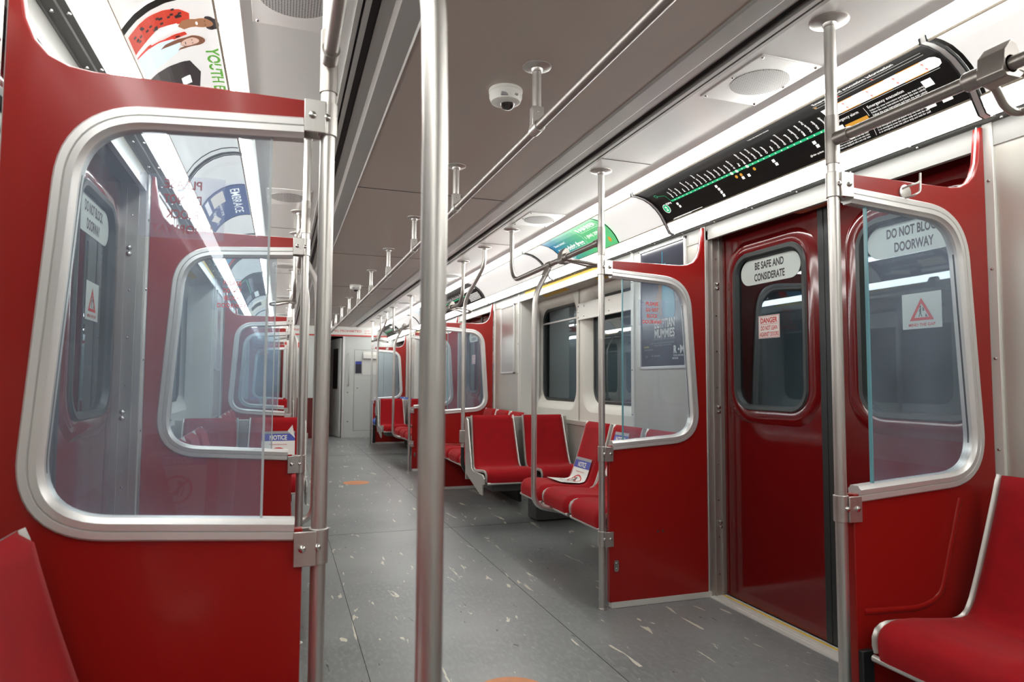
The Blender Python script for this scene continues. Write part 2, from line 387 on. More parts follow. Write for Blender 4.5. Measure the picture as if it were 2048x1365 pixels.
# cove profile (X,Z) from the soffit down to the ledge
CV=[(1.052,2.243),(1.085,2.242),(1.13,2.232),(1.175,2.210),(1.213,2.180),(1.243,2.146),(1.262,2.115),(1.272,2.096)]
seg=[0]
for i in range(1,len(CV)): seg.append(seg[-1]+math.dist(CV[i],CV[i-1]))
CVL=seg[-1]
def cvpt(t):    # t arc length from the bottom edge upwards
    t=CVL-t
    i=0
    while i<len(seg)-2 and seg[i+1]<t: i+=1
    k=(t-seg[i])/(seg[i+1]-seg[i]); a,b=Vector(CV[i]),Vector(CV[i+1]); p=a.lerp(b,k); d=(b-a).normalized()
    return p, Vector((-abs(d.y),-abs(d.x)))
def cove_surf(s, yl, org=(0,0,0)):
    """u runs the way one reads it from inside, v upwards; yl = Y of the left end of the card"""
    def f(u,v,h):
        p,n=cvpt(v); q=p+n*(h+.0015); return Vector((q.x*s, yl-u if s>0 else yl+u, q.y))-Vector(org)
    return f
def cove_strip(mb, s, ya, yb, h=0, ny=1, v0=0, v1=None):
    v1=CVL if v1 is None else v1
    f=cove_surf(1,0); mb.grid(lambda a,b: (f(0,v0+(v1-v0)*b,h).x, ya+(yb-ya)*a, f(0,v0+(v1-v0)*b,h).z), ny, 10)
# lit coves: one long fixture per bay between ribs, both sides
RIBS=[-2.2,-.34,1.52,3.38,5.24,7.10,8.96,10.82,12.68,14.28]
BAYN=['before the nearest doorway, behind the viewer','beside the viewer','over the nearest doorway','over the near windows','over the bench before the middle doorway','over the middle doorway','over the middle windows','over the far windows','over the farthest doorway']
for s in (1,-1):
    for i in range(len(RIBS)-1):
        a,b=RIBS[i],RIBS[i+1]
        if i==0 and False: continue
        org=(1.15*s,(a+b)/2,2.2)
        t=thing('fluorescent_cove_light',f'{SIDE[s]} side fluorescent ceiling light strip {BAYN[i]}','ceiling light',org)
        g=.012
        mb=MB(); mb.prism([(1.040,ZC-.016),(1.050,2.246),(1.075,2.246),(1.075,ZC-.016)],'y',a+g,b-g); mb.build('upper_diffuser',LAMPM,t,org,s,smooth=0)
        mb=MB(); mb.prism([(1.272,2.094),(1.284,2.060),(1.300,2.044),(1.322,2.038),(1.334,2.050),(1.335,2.075),(1.30,2.10)],'y',a+g,b-g); mb.build('lower_diffuser',LAMPL,t,org,s,smooth=0)
        mb=MB(); cove_strip(mb,s,a+g,b-g,-.004); mb.build('card_backing',BLANK,t,org,s,closed=False)
        mb=MB(); prof=[(p[0],p[1]) for p in CV]
        poly=[(1.04,ZC-.018)]+[(x-.004,z-.004) for x,z in prof]+[(1.298,2.040),(1.322,2.034),(1.335,2.05)]+[(x+.02,z+.02) for x,z in prof[::-1]]+[(1.06,ZC-.018)]
        mb.prism(poly,'y',b-.010,b+.010); mb.build('end_rib',ALU,t,org,s,smooth=20)
        for yy in (b-.0125,b+.0125):
            mb=MB(); mb.prism([(x-.0055,z-.0055) for x,z in [(1.046,2.262)]+prof+[(1.300,2.046),(1.320,2.040)]]+[(1.33,2.06)]+[(x+.01,z+.01) for x,z in prof[::-1]]+[(1.056,2.27)],'y',yy-.0025,yy+.0025); mb.build('rib_gasket',RUB,t,org,s,smooth=0)
        for (x,z) in (CV[0],CV[-1]):
            mb=MB(); mb.box(x-.004,x+.003,a+g,b-g,z-.005,z+.002); mb.build('card_retainer',RETAIN,t,org,s,smooth=0)
        if i not in (1,2,5):
            for yy in (a+.62,a+1.24):
                f=cove_surf(1,0)
                mb=MB(); mb.grid(lambda p,q: (f(0,CVL*q,.0004).x, yy-.002+.004*p, f(0,CVL*q,.0004).z),1,12); mb.build('card_joint',GREYINK,t,org,s,closed=False)
    # cove roof above the diffusers so that no light leaks
    mb=MB(); mb.prism([(1.05,ZC+.03),(1.10,ZC+.03),(1.36,2.13),(1.42,2.07),(1.70,2.07),(1.70,2.40),(1.05,2.40)],'y',Y0,15.0); struct(mb.build('trim_%d'%(2 if s>0 else 3),RAILG,sx=s,smooth=0))
    # ledge below the light: grey rails with bolts
    mb=MB(); mb.prism([(1.336,2.050),(1.336,2.062),(1.41,2.075),(1.43,2.075),(1.43,2.052),(1.402,2.046),(1.398,2.050),(1.366,2.046),(1.362,2.050),(1.340,2.046)],'y',Y0,14.3)
    ld=struct(mb.build('trim_%d'%(4 if s>0 else 5),RAILG,sx=s,smooth=0))
    mb=MB()
    y=-2.2
    while y<14:
        for x in (1.348,1.384): mb.lathe([(.006,0),(.005,-.004),(.002,-.005)],(x,y,2.048),seg=8)
        y+=.31
    mb.build('bolt',BOLT,ld,sx=s)

# ------------------------------------------------------------------ side walls
def bays():  # (kind, ya, yb)
    return [('pocket',-2.385,-1.53),('window',-1.53,.75),('pocket',.75,1.60),('door',1.60,3.185),('pocket',3.185,4.04),('window',4.04,6.32),('pocket',6.32,7.17),
            ('door',7.17,8.756),('pocket',8.756,9.61),('window',9.61,11.89),('pocket',11.89,12.74),('door',12.74,14.30)]
wn=0; dn=0
for s in (1,-1):
    mb=MB(); mb.box(1.78,1.82,Y0,14.4,0,2.2); wall=struct(mb.build('wall_'+SIDE[s],ENDW,sx=s,smooth=0))
    # header band
    mb=MB(); mb.prism([(1.405,1.968),(1.425,1.968),(1.425,2.05),(1.405,2.05)],'y',Y0,14.3); mb.build('header_band',HEADM,wall,sx=s,smooth=0)
    for kind,a,b in bays():
        if kind=='pocket':
            mb=MB(); mb.box(1.41,1.45,a+.012,b-.012,.0,2.05); mb.build('pocket_panel',WALLM,wall,sx=s,smooth=0)
            # raised border mouldings + corner returns
            mb=MB()
            for ya,yb in ((a,a+.035),(b-.035,b)): mb.box(1.400,1.46,ya,yb,0,2.05)
            mb.box(1.404,1.42,a,b,.80,.835)
            inner=b if (kind=='pocket' and any(k=='window' and abs(x-b)<.01 for k,x,_ in bays())) else a
            mb.box(1.42,1.62,inner-.006,inner+.006,0,2.05)
            mb.build('pocket_border',ALUW,wall,sx=s,bevel=.002)
            mb=MB()
            for z in (.95,1.25,1.55,1.85):
                for y in (a+.018,b-.018): mb.lathe([(.006,.0),(.004,-.004),(.001,-.005)],(1.400,y,z),'x',8)
            mb.build('screw',BOLT,wall,sx=s)
        if kind=='door':
            # jambs and threshold
            for y,d in ((a,1),(b,-1)):
                mb=MB(); y0,y1=sorted((y,y+d*.018)); mb.box(1.405,1.56,y0,y1,0,2.02)
                y0,y1=sorted((y+d*.018,y+d*.026)); mb.box(1.475,1.485,y0,y1,0,2.0); mb.box(1.43,1.436,y0,y1,0,2.0)
                j=mb.build('door_jamb',JAMB,wall,sx=s,smooth=0)
                mb=MB()
                for z in (.12,.32,.52,.72,1.14,1.34,1.54,1.86): mb.lathe([(.005,0),(.0045,d*.003),(.001,d*.004)],(1.455,y+d*.018,z),'y',8)
                for z in (.40,1.03,1.72): 
                    mb.lathe([(.012,0),(.010,d*.010),(.002,d*.014)],(1.462,y+d*.018,z),'y',10); mb.lathe([(.012,0),(.010,d*.010),(.002,d*.014)],(1.462,y+d*.018,z-.026),'y',10)
                mb.build('jamb_bolt',BOLT,j,sx=s)
            mb=MB(); mb.box(1.39,1.50,a,b,0,.006); mb.box(1.44,1.444,a,b,0,.009); mb.box(1.415,1.419,a,b,0,.009); mb.build('threshold',ALUW,wall,sx=s,smooth=0)
            mb=MB(); mb.box(1.472,1.482,a+.02,b-.02,0,.008); mb.build('threshold_stripe',YEL,wall,sx=s,smooth=0)
            mb=MB(); mb.box(1.425,1.56,a,b,1.995,2.05); mb.build('door_header',BLACK,wall,sx=s,smooth=0)
            # two leaves
            ym=(a+b)/2+.02
            for half,(ya,yb) in enumerate(((a+.02,ym-.035),(ym+.035,b-.018))):
                dn+=1
                c=(ya+yb)/2 - (.0 if half else 0); hy=.262
                wy=yb-.115-hy if half else ya+.078+hy
                hole=rrect(wy,1.44,hy,.410,.11)
                x=1.503; mb=MB()
                outer=[(ya,.012),(yb,.012),(yb,2.02),(ya,2.02)]
                plate_hole(mb,outer,[hole],lambda p,q:(x,p,q)); plate_hole(mb,outer,[hole],lambda p,q:(x+.035,p,q))
                mb.ring([[(x,p,q) for p,q in hole],[(x+.035,p,q) for p,q in hole]]); mb.ring([[(x,p,q) for p,q in outer],[(x+.035,p,q) for p,q in outer]])
                leaf=struct(mb.build('door_%d'%dn,DRED,sx=s,smooth=30))
                # raised moulding around the window
                o1=rrect(wy,1.44,hy+.075,.485,.17); o2=rrect(wy,1.44,hy+.055,.465,.15); o3=rrect(wy,1.44,hy+.012,.422,.12)
                mb=MB(); mb.ring([[(x,p,q) for p,q in o1],[(x-.012,p,q) for p,q in o2],[(x-.013,p,q) for p,q in o3],[(x-.004,p,q) for p,q in hole]]); mb.build('window_moulding',DRED,leaf,sx=s,smooth=60)
                g1=rrect(wy,1.44,hy+.008,.418,.118); g2=rrect(wy,1.44,hy+.002,.412,.112); g3=rrect(wy,1.44,hy-.016,.394,.094); g4=rrect(wy,1.44,hy-.022,.388,.088)
                mb=MB(); mb.ring([[(x-.010,p,q) for p,q in g1],[(x-.020,p,q) for p,q in g2],[(x-.018,p,q) for p,q in g3],[(x+.008,p,q) for p,q in g4]]); mb.build('window_gasket',GRUB,leaf,sx=s,smooth=60)
                gg=rrect(wy,1.44,hy-.018,.392,.09)
                mb=MB(); mb.prism(gg,'x',x+.004,x+.009); mb.build('window_glass',WGLASS,leaf,sx=s,smooth=0)
                # edge gasket
                if half==0:
                    def es(u,v,h,s=s,x=x,ya=ya): return Vector(((x-.001-h)*s,(ya+.11-u) if s>0 else (ya+.11+u),v))
                    mb=MB(); sring(mb,es,0,.945,.013,.017); sdisc(mb,es,0,.945,.008); mb.build('round_emblem',GREYINK if s>0 else WHITE,leaf,closed=False,smooth=0)
                mb=MB(); y0,y1=(ym-.037,ym-.001) if half==0 else (ym+.001,ym+.037); mb.box(x-.008,x+.033,y0,y1,.012,2.01)
                mb.build('edge_gasket',RUB,leaf,sx=s,bevel=.004)
                # stickers on the glass (inside face)
                def psurf(u,v,h,s=s,wy=wy,x=x): return Vector(((x+.003-h)*s, (wy-u) if s>0 else (wy+u), v))
                # which leaf says what: seen from inside, left leaf = be safe, right leaf = do not block
                isleft = (half==1) if s>0 else (half==0)
                mb=MB(); pill=[]
                for k in range(13): a_=PI/2+PI*k/12; pill.append((-.155+.066*math.cos(a_),1.748+.066*math.sin(a_)))
                for k in range(13): a_=-PI/2+PI*k/12; pill.append((.155+.066*math.cos(a_),1.748+.066*math.sin(a_)))
                spoly(mb,psurf,pill,.0004); st=mb.build('pill_sticker',PALE,leaf,closed=False,smooth=0,label='pale pill-shaped sticker with dark capitals')
                mb=MB()
                l1,l2=('BE SAFE AND','CONSIDERATE') if isleft else ('DO NOT BLOCK','DOORWAY')
                stext(mb,psurf,l1,0,1.760,.037,width=.215 if isleft else .245,bold=.03); stext(mb,psurf,l2,0,1.700,.037,width=.225 if isleft else .175,bold=.03); mb.build('lettering',INK,st,closed=False,smooth=0)
                if isleft:
                    mb=MB(); srect(mb,psurf,-.087,.070,1.395,1.512,.0004); st=mb.build('warning_sticker',WHITE,leaf,closed=False,smooth=0,label='small white sticker with red danger wording')
                    mb=MB()
                    for r in ((-.084,.067,1.398,1.400),(-.084,.067,1.507,1.509),(-.084,-.082,1.398,1.509),(.065,.067,1.398,1.509),(-.075,.058,1.466,1.468)): srect(mb,psurf,*r,.0012)
                    stext(mb,psurf,'DANGER',-.008,1.474,.026,width=.125,bold=.03); stext(mb,psurf,'DO NOT LEAN',-.008,1.437,.022,width=.122,bold=.02); stext(mb,psurf,'AGAINST DOORS',-.008,1.405,.022,width=.140,bold=.02)
                    mb.build('lettering',REDINK,st,closed=False,smooth=0)
                else:
                    mb=MB(); srect(mb,psurf,-.06,.11,1.380,1.520,.0004); st=mb.build('gap_warning_sticker',PALE,leaf,closed=False,smooth=0,label='pale sticker with a red warning triangle and a walking figure')
                    mb=MB(); uc,vb,R=.025,1.412,.052
                    T=[(uc-R,vb),(uc+R,vb),(uc,vb+.088)]; T2=[(uc-R*.62,vb+.011),(uc+R*.62,vb+.011),(uc,vb+.066)]
                    f=[psurf(p[0],p[1],.001) for p in T+T2]; mb.add(f,[(0,1,4,3),(1,2,5,4),(2,0,3,5)])
                    stext(mb,psurf,'MIND THE GAP',uc,1.390,.011,width=.115,bold=.02); mb.build('warning_triangle',REDINK,st,closed=False,smooth=0)
                    mb=MB(); sdisc(mb,psurf,uc-.004,vb+.053,.004,lift=.0012); sline(mb,psurf,uc-.004,vb+.048,uc-.005,vb+.030,.006,.0012)
                    sline(mb,psurf,uc-.005,vb+.031,uc-.012,vb+.014,.003,.0012); sline(mb,psurf,uc-.005,vb+.031,uc+.002,vb+.014,.003,.0012); sline(mb,psurf,uc-.004,vb+.045,uc-.013,vb+.034,.002,.0012)
                    spoly(mb,psurf,[(uc+.006,vb+.036),(uc+.013,vb+.036),(uc+.009,vb+.05),(uc+.005,vb+.05)],.0012); spoly(mb,psurf,[(uc+.016,vb+.013),(uc+.026,vb+.013),(uc+.018,vb+.026)],.0012)
                    mb.build('figure_print',INK,st,closed=False,smooth=0)
        if kind=='window':
            # sloped header underside, moulded wall, lower wall
            mb=MB(); mb.prism([(1.412,2.040),(1.412,2.032),(1.60,1.975),(1.66,1.975),(1.66,2.05),(1.412,2.05)],'y',a,b); mb.build('bay_header',WALLM,wall,sx=s,smooth=0)
            centres=(a+.68,a+1.85)
            holes=[rrect(c,1.44,.53,.525,.17) for c in centres]
            mb=MB(); plate_hole(mb,[(a,.80),(b,.80),(b,1.99),(a,1.99)],holes,lambda p,q:(XB,p,q))
            for c,h in zip(centres,holes):
                mid=rrect(c,1.44,.49,.485,.15); inn=rrect(c,1.44,.455,.452,.13)
                mb.ring([[(XB,p,q) for p,q in h],[(XB+.012,p,q) for p,q in mid],[(XB+.075,p,q) for p,q in inn]])
            mb.build('window_surround',WALLW,wall,sx=s,smooth=50)
            mb=MB(); mb.box(XB-.012,XB,a+1.262,a+1.268,.80,1.98); mb.box(XB-.02,XB+.01,a,b,.795,.835); mb.box(XB,XB+.03,a,b,0,.80); mb.build('lower_wall',WALLM,wall,sx=s,bevel=.003)
            for c in centres:
                wn+=1
                g1=rrect(c,1.44,.458,.455,.13); g2=rrect(c,1.44,.435,.432,.11); g3=rrect(c,1.44,.425,.422,.10); X=XB+.072
                mb=MB(); mb.ring([[(X,p,q) for p,q in g1],[(X-.008,p,q) for p,q in g2],[(X+.004,p,q) for p,q in g3]])
                w=struct(mb.build('window_%d'%wn,RUB,sx=s,smooth=60))
                mb=MB(); mb.prism(rrect(c,1.44,.432,.43,.11),'x',X+.003,X+.008); mb.build('glass_pane',WGLASS,w,sx=s,smooth=0)
                mb=MB(); mb.box(X-.010,X+.004,c-.44,c+.44,1.742,1.757); mb.build('transom',ALU,w,sx=s,smooth=0)

# end walls
mb=MB(); mb.box(-1.8,1.8,Y0-.06,Y0,0,2.4); struct(mb.build('wall_back',ENDW,smooth=0))
mb=MB()
mb.box(.36,1.80,14.30,14.34,0,2.10); mb.box(-1.80,-.14,14.30,14.34,0,2.10); mb.box(-1.80,1.80,14.28,14.34,2.095,2.42)
we=struct(mb.build('wall_front',ENDW,smooth=0))
mb=MB(); mb.box(-1.40,1.40,14.272,14.281,2.098,2.125); mb.build('header_stripe',REDINK,we,smooth=0)
mb=MB(); mb.box(-1.42,1.42,14.262,14.282,2.125,2.30); mb.build('header_panel',WHITE,we,smooth=0)
mb=MB()
fs=lambda u,v,h: Vector((u,14.262-h,v))
stext(mb,fs,'SMOKING PROHIBITED',.31,2.185,.045,width=.82); stext(mb,fs,'NO SPITTING',.88,2.205,.022,width=.20); stext(mb,fs,'BY ORDER',.88,2.155,.022,width=.20)
stext(mb,fs,'NO SMOKING',-.75,2.185,.045,width=.5); mb.build('header_lettering',REDINK,we,closed=False,smooth=0)
mb=MB(); mb.box(.345,.385,14.27,14.31,0,2.095); mb.box(-.16,-.12,14.27,14.31,0,2.095); mb.build('doorway_trim',ALU,we,bevel=.003)
mb=MB()
for r in ((.585,1.20,.14,.144),(.585,1.20,1.82,1.824),(.585,.589,.14,1.824),(1.196,1.20,.14,1.824)): mb.box(r[0],r[1],14.297,14.302,r[2],r[3])
mb.build('hatch_outline',TRIMD,we,smooth=0)
mb=MB(); mb.tube(fillet([(.47,14.29,1.74),(.47,14.24,1.735),(.47,14.24,1.085),(.47,14.29,1.08)],.03),.010); 
for z in (1.74,1.08): mb.lathe([(.028,0),(.026,-.012),(.01,-.014)],(.47,14.30,z),'y')
g_=mb.build('grab_handle',STEEL,we)
mb=MB()
for x,z in ((.46,.93),(.47,.33),(.66,1.02),(.48,1.94)): mb.lathe([(.012,0),(.010,-.008)],(x,14.30,z),'y',10)
mb.build('latch_bolt',BOLT,we)
# left part of the end wall: red lower door with dark window
mb=MB(); mb.box(-1.40,-.82,14.285,14.301,0,1.95); lf=mb.build('cab_side_panel',DRED,we,smooth=0)
mb=MB(); mb.box(-1.32,-.86,14.278,14.286,.95,1.80); mb.build('dark_window',BLACK,lf,smooth=0)
mb=MB(); mb.box(-.82,-.14,14.287,14.301,0,.82); mb.build('cab_kick_panel',DRED,we,smooth=0)
mb=MB(); mb.box(-.80,-.45,14.287,14.301,1.84,1.95); mb.build('emergency_panel',REDINK,we,smooth=0)
# cab beyond the doorway
mb=MB(); mb.box(-1.8,1.8,15.6,15.64,0,2.4); mb.build('cab_bulkhead',DARK,we,smooth=0)
mb=MB(); mb.box(-.30,-.26,14.34,15.6,0,2.4); mb.box(.75,.79,14.34,15.6,0,2.4); mb.build('cab_partition',DRED,we,smooth=0)
mb=MB(); mb.prism([(.30,14.36),(.335,14.36),(.19,15.15),(.155,15.15)],'z',.01,2.06); cdv=mb.build('open_cab_door',ENDW,we,smooth=0)
mb=MB(); mb.prism([(.266,14.50),(.272,14.50),(.205,14.86),(.199,14.86)],'z',1.0,1.85); mb.build('door_glass',BLACK,cdv,smooth=0)
mb=MB(); mb.box(-.10,.10,15.58,15.60,0,1.0); mb.box(-.26,-.02,15.56,15.60,0,2.05); mb.build('cab_door',DRED,we,smooth=0)
# notices on the end wall
t=thing('notice_holder','white paper notice under a clear holder on the grey end wall','notice',(.90,14.29,1.5))
mb=MB(); mb.box(.75,1.05,14.288,14.2985,1.30,1.62); mb.build('paper_sheet',WHITE,t,(.90,14.29,1.5),smooth=0)
mb=MB(); mb.prism([(14.298,1.62),(14.298,1.78),(14.28,1.78),(14.23,1.72),(14.22,1.64),(14.23,1.64)],'x',.76,1.06); mb.build('paper_tray',DOME,t,(.90,14.29,1.5),smooth=0)
t=thing('end_wall_picture','small dark picture with a blue top edge on the grey end wall','picture',(.68,14.29,1.4))
mb=MB(); mb.box(.61,.735,14.29,14.2985,1.33,1.56); mb.build('picture_sheet',POSTER,t,(.68,14.29,1.4),smooth=0)
mb=MB(); mb.box(.61,.735,14.286,14.2895,1.52,1.58); mb.build('picture_header',BLUEINK,t,(.68,14.29,1.4),smooth=0)
t=thing('prohibition_sign','small round red prohibition sign on the left part of the end wall','sign',(-.60,14.29,1.22))
mb=MB(); mb.box(-.68,-.52,14.290,14.2985,1.13,1.31); mb.build('sign_plate',WHITE,t,(-.60,14.29,1.22),smooth=0)
mb=MB(); f2=lambda u,v,h: Vector((u,14.289-h,v)); sring(mb,f2,-.60,1.22,.052,.068); sline(mb,f2,-.645,1.265,-.555,1.175,.014); mb.build('prohibition_ring',REDINK,t,(-.60,14.29,1.22),closed=False,smooth=0)
mb=MB(); sdisc(mb,f2,-.60,1.25,.012); sline(mb,f2,-.60,1.24,-.60,1.19,.02,.0008); mb.build('figure_print',INK,t,(-.60,14.29,1.22),closed=False,smooth=0)

# ------------------------------------------------------------------ windscreens
def screen_outline():
    red=[(.805,.025),(1.404,.025),(1.404,2.035),(1.386,2.035)]
    # concave swoop
    sw=[(1.372,1.965),(1.358,1.91),(1.340,1.865),(1.312,1.835),(1.275,1.818),(1.23,1.812)]
    red+=sw+[(.805,1.812),(.805,1.722)]
    opn=fillet([(.805,1.722,0),(1.19,1.700,0),(1.282,1.655,0),(1.318,1.02,0),(1.30,.885,0),(1.15,.868,0),(.805,.832,0)],[.12,.10,.10,.09,.12],8)
    # simple open C
    return red,[(p.x,p.y) for p in opn]
def frame_path():
    return [(p.x,p.y) for p in fillet([(.806,1.744,0),(1.262,1.716,0),(1.318,.868,0),(.806,.834,0)],[.145,.15],12)]
def make_screen(s, y, d, label):
    """d=-1: seats on the near side (towards -Y); +1: seats on the far side"""
    org=(.80*s,y,0); t=thing('windscreen_partition',label,'partition',org)
    fp=frame_path()
    red=[(.800,.030),(1.388,.030),(1.388,2.035),(1.376,2.035),(1.366,1.965),(1.358,1.91),(1.340,1.865),(1.312,1.835),(1.275,1.818),(1.23,1.812),(.800,1.812)]
    poly=[(.787,.030)]+red[1:-1]+[(.800,1.812),(.800,fp[0][1])]+fp+[(.787,fp[-1][1])]
    mb=MB(); mb.prism(poly,'y',y-.014,y+.014); mb.build('red_board',RED,t,org,s,smooth=30,bevel=.003)
    # ribbed aluminium channel around the opening
    prof=[(-.024,-.020),(-.020,-.024),(-.006,-.024),(-.004,-.020),(-.002,-.024),(.012,-.025),(.016,-.019),(.023,-.015),(.023,.015),(.016,.019),(.012,.025),(-.002,.024),(-.004,.020),(-.006,.024),(-.020,.024),(-.024,.020)]
    mb=MB(); mb.sweep(prof,[(p[0],y,p[1]) for p in fp],(0,1,0)); mb.build('window_channel',ALU,t,org,s,smooth=30)
    # light edge trim along the swoop
    mb=MB(); mb.tube([(p[0],y,p[1]) for p in [(1.388,2.037),(1.376,2.037)]+red[4:]],.0035,6); mb.tube([(1.389,y,.03),(1.389,y,2.035)],.004,6); mb.build('edge_trim',ALU,t,org,s)
    # glass with free vertical edge
    gp=[(.878,fp[0][1]-.01)]+[(p[0],p[1]) for p in fp if p[0]>.88]+[(.878,fp[-1][1]+.005)]
    mb=MB(); mb.prism(gp,'y',y-.005,y+.005); g=mb.build('glass_pane',GLASS,t,org,s,smooth=0)
    mb=MB(); mb.box(.8725,.8775,y-.0055,y+.0055,fp[-1][1]+.02,fp[0][1]-.015); mb.build('glass_edge',TEAL if s>0 else PEDGE,g,org,s,smooth=0)
    mb=MB(); mb.tube([(p[0]-.018,y,p[1]+(.02 if p[1]<1 else -.02)*0) for p in fp if 0.9<p[1]<1.68],.006,6); mb.build('rubber_seal',RUB,t,org,s)
    # brackets
    zs=[1.774,.792]+([.355] if d>0 else [])
    for z in zs:
        mb=MB(); h=.039; mb.box(.758,.806,y-.027,y-.022,z-h,z+h-.002); mb.box(.758,.806,y+.022,y+.027,z-h,z+h-.002)
        mb.lathe([(.0215,-h),(.0215,h)],(.752,y,z),seg=24); b=mb.build('bracket',STEEL,t,org,s,smooth=35,bevel=.0015)
        mb=MB()
        for x in (.788,.756):
            for dd in (-1,1):
                yy=y+dd*(.026 if x>.77 else .020); mb.lathe([(.009,0),(.008,dd*.005),(.003,dd*.008)],(x,yy,z),'y',10)
        mb.build('bolt',BOLT,b,org,s)
    if d>0:
        mb=MB(); mb.prism(rrect(.825,.215,.013,.03,.012),'y',y-.020,y-.014); mb.lathe([(.006,0),(.004,-.006)],(.825,y-.02,.228),'y',10); mb.lathe([(.006,0),(.004,-.006)],(.825,y-.02,.20),'y',10); mb.build('latch',BOLT,t,org,s)
        for xx in (1.075,1.105):
            mb=MB(); mb.lathe([(.006,0),(.005,-.002)],(xx,y-.014,.375),'y',10); mb.build('screw',GRUB,t,org,s)
        mb=MB(); mb.box(.800,1.404,y-.020,y+.020,.002,.030); mb.build('base_trim',ALUW,t,org,s,smooth=0)
    else:
        mb=MB(); mb.box(.790,.835,y-.03,y+.03,.02,.38); mb.build('black_foot',BLACK,t,org,s,bevel=.004)
        mb=MB(); mb.box(.800,1.404,y-.020,y+.020,.002,.030); mb.build('base_trim',ALUW,t,org,s,smooth=0)
    # pressed ridge that follows the seat beside it
    rid=fillet([(1.245,y+.0,.80),(1.150,y,.50),(1.06,y,.475),(.84,y,.485)],[.06,.04],6)
    if s>0 and d<0 or y>5:
        mb=MB(); mb.tube([(p.x-.022,y+d*.0035,p.z) for p in rid],.0145,16); mb.build('pressed_ridge',RED,t,org,s)
    # sticker, facing the doorway; reads correctly from there
    face=-d; 
    def sf(u,v,h):   # reader stands at y+face*..
        xr = 1 if face<0 else -1
        return Vector((1.055*s + u*xr, y+face*(.0045+h), v))-Vector(org)
    if s>0 and d<0: st=None
    else:
     mb=MB(); srect(mb,sf,-.085,.085,1.472,1.612,.0005); st=mb.build('frosted_sticker',STKG,g,closed=False,smooth=0,label='frosted clear sticker with red capitals')
    mb=MB()
    if st:
     for k,(tx,w) in enumerate((('PLEASE',.075),('DO NOT',.075),('BLOCK',.065),('DOORWAY',.12))): stext(mb,sf,tx,0,1.583-.033*k,.019,width=w,lift=.001,bold=.02)
     mb.build('lettering',STKRED,st,closed=False,smooth=0)
    # coat hook on seat side
    if s>0 and d<0:
        mb=MB(); mb.lathe([(.024,0),(.024,-.004),(.020,-.006)],(1.026,y-.014,1.775),'y',20)
        mb.tube(fillet([(1.012,y-.02,1.785),(1.02,y-.045,1.79),(1.05,y-.05,1.80),(1.052,y-.05,1.83)],.01),.0035,8); mb.tube(fillet([(1.02,y-.02,1.755),(1.03,y-.045,1.758),(1.05,y-.05,1.77),(1.052,y-.05,1.83)],.01),.0035,8)
        mb.build('coat_hook',STEEL,t,org,s)
    return t
doorname={1:'nearest',2:'middle',3:'farthest'}
POLER=.0172
def flange(mb,x,y,z=ZC,r=.058): mb.lathe([(r,0),(r,-.003),(r*.85,-.007),(.022,-.010),(.0195,-.02),(POLER,-.022)],(x,y,z))
for s in (1,-1):
    for vi in (1,2,3):
        for k,y in enumerate(VEST[vi]):
            if y>14: continue
            make_screen(s,y,-1 if k==0 else 1, f'red glazed screen on the {SIDE[s]}, {"near" if k==0 else "far"} side of the {doorname[vi]} doorway')
            org=(.752*s,y,0)
            t=thing('grab_pole',f'straight steel pole on the {SIDE[s]}, {"near" if k==0 else "far"} side of the {doorname[vi]} doorway','pole',org,None)
            mb=MB(); mb.tube([(.752,y,0),(.752,y,ZC)],POLER,24); mb.build('pole_tube',STEEL,t,org,s)
            mb=MB(); flange(mb,.752,y); mb.build('ceiling_flange',STEEL,t,org,s); mb=MB(); mb.lathe([(.03,0),(.03,.004),(POLER,.008)],(.752,y,0)); mb.build('floor_flange',STEEL,t,org,s)

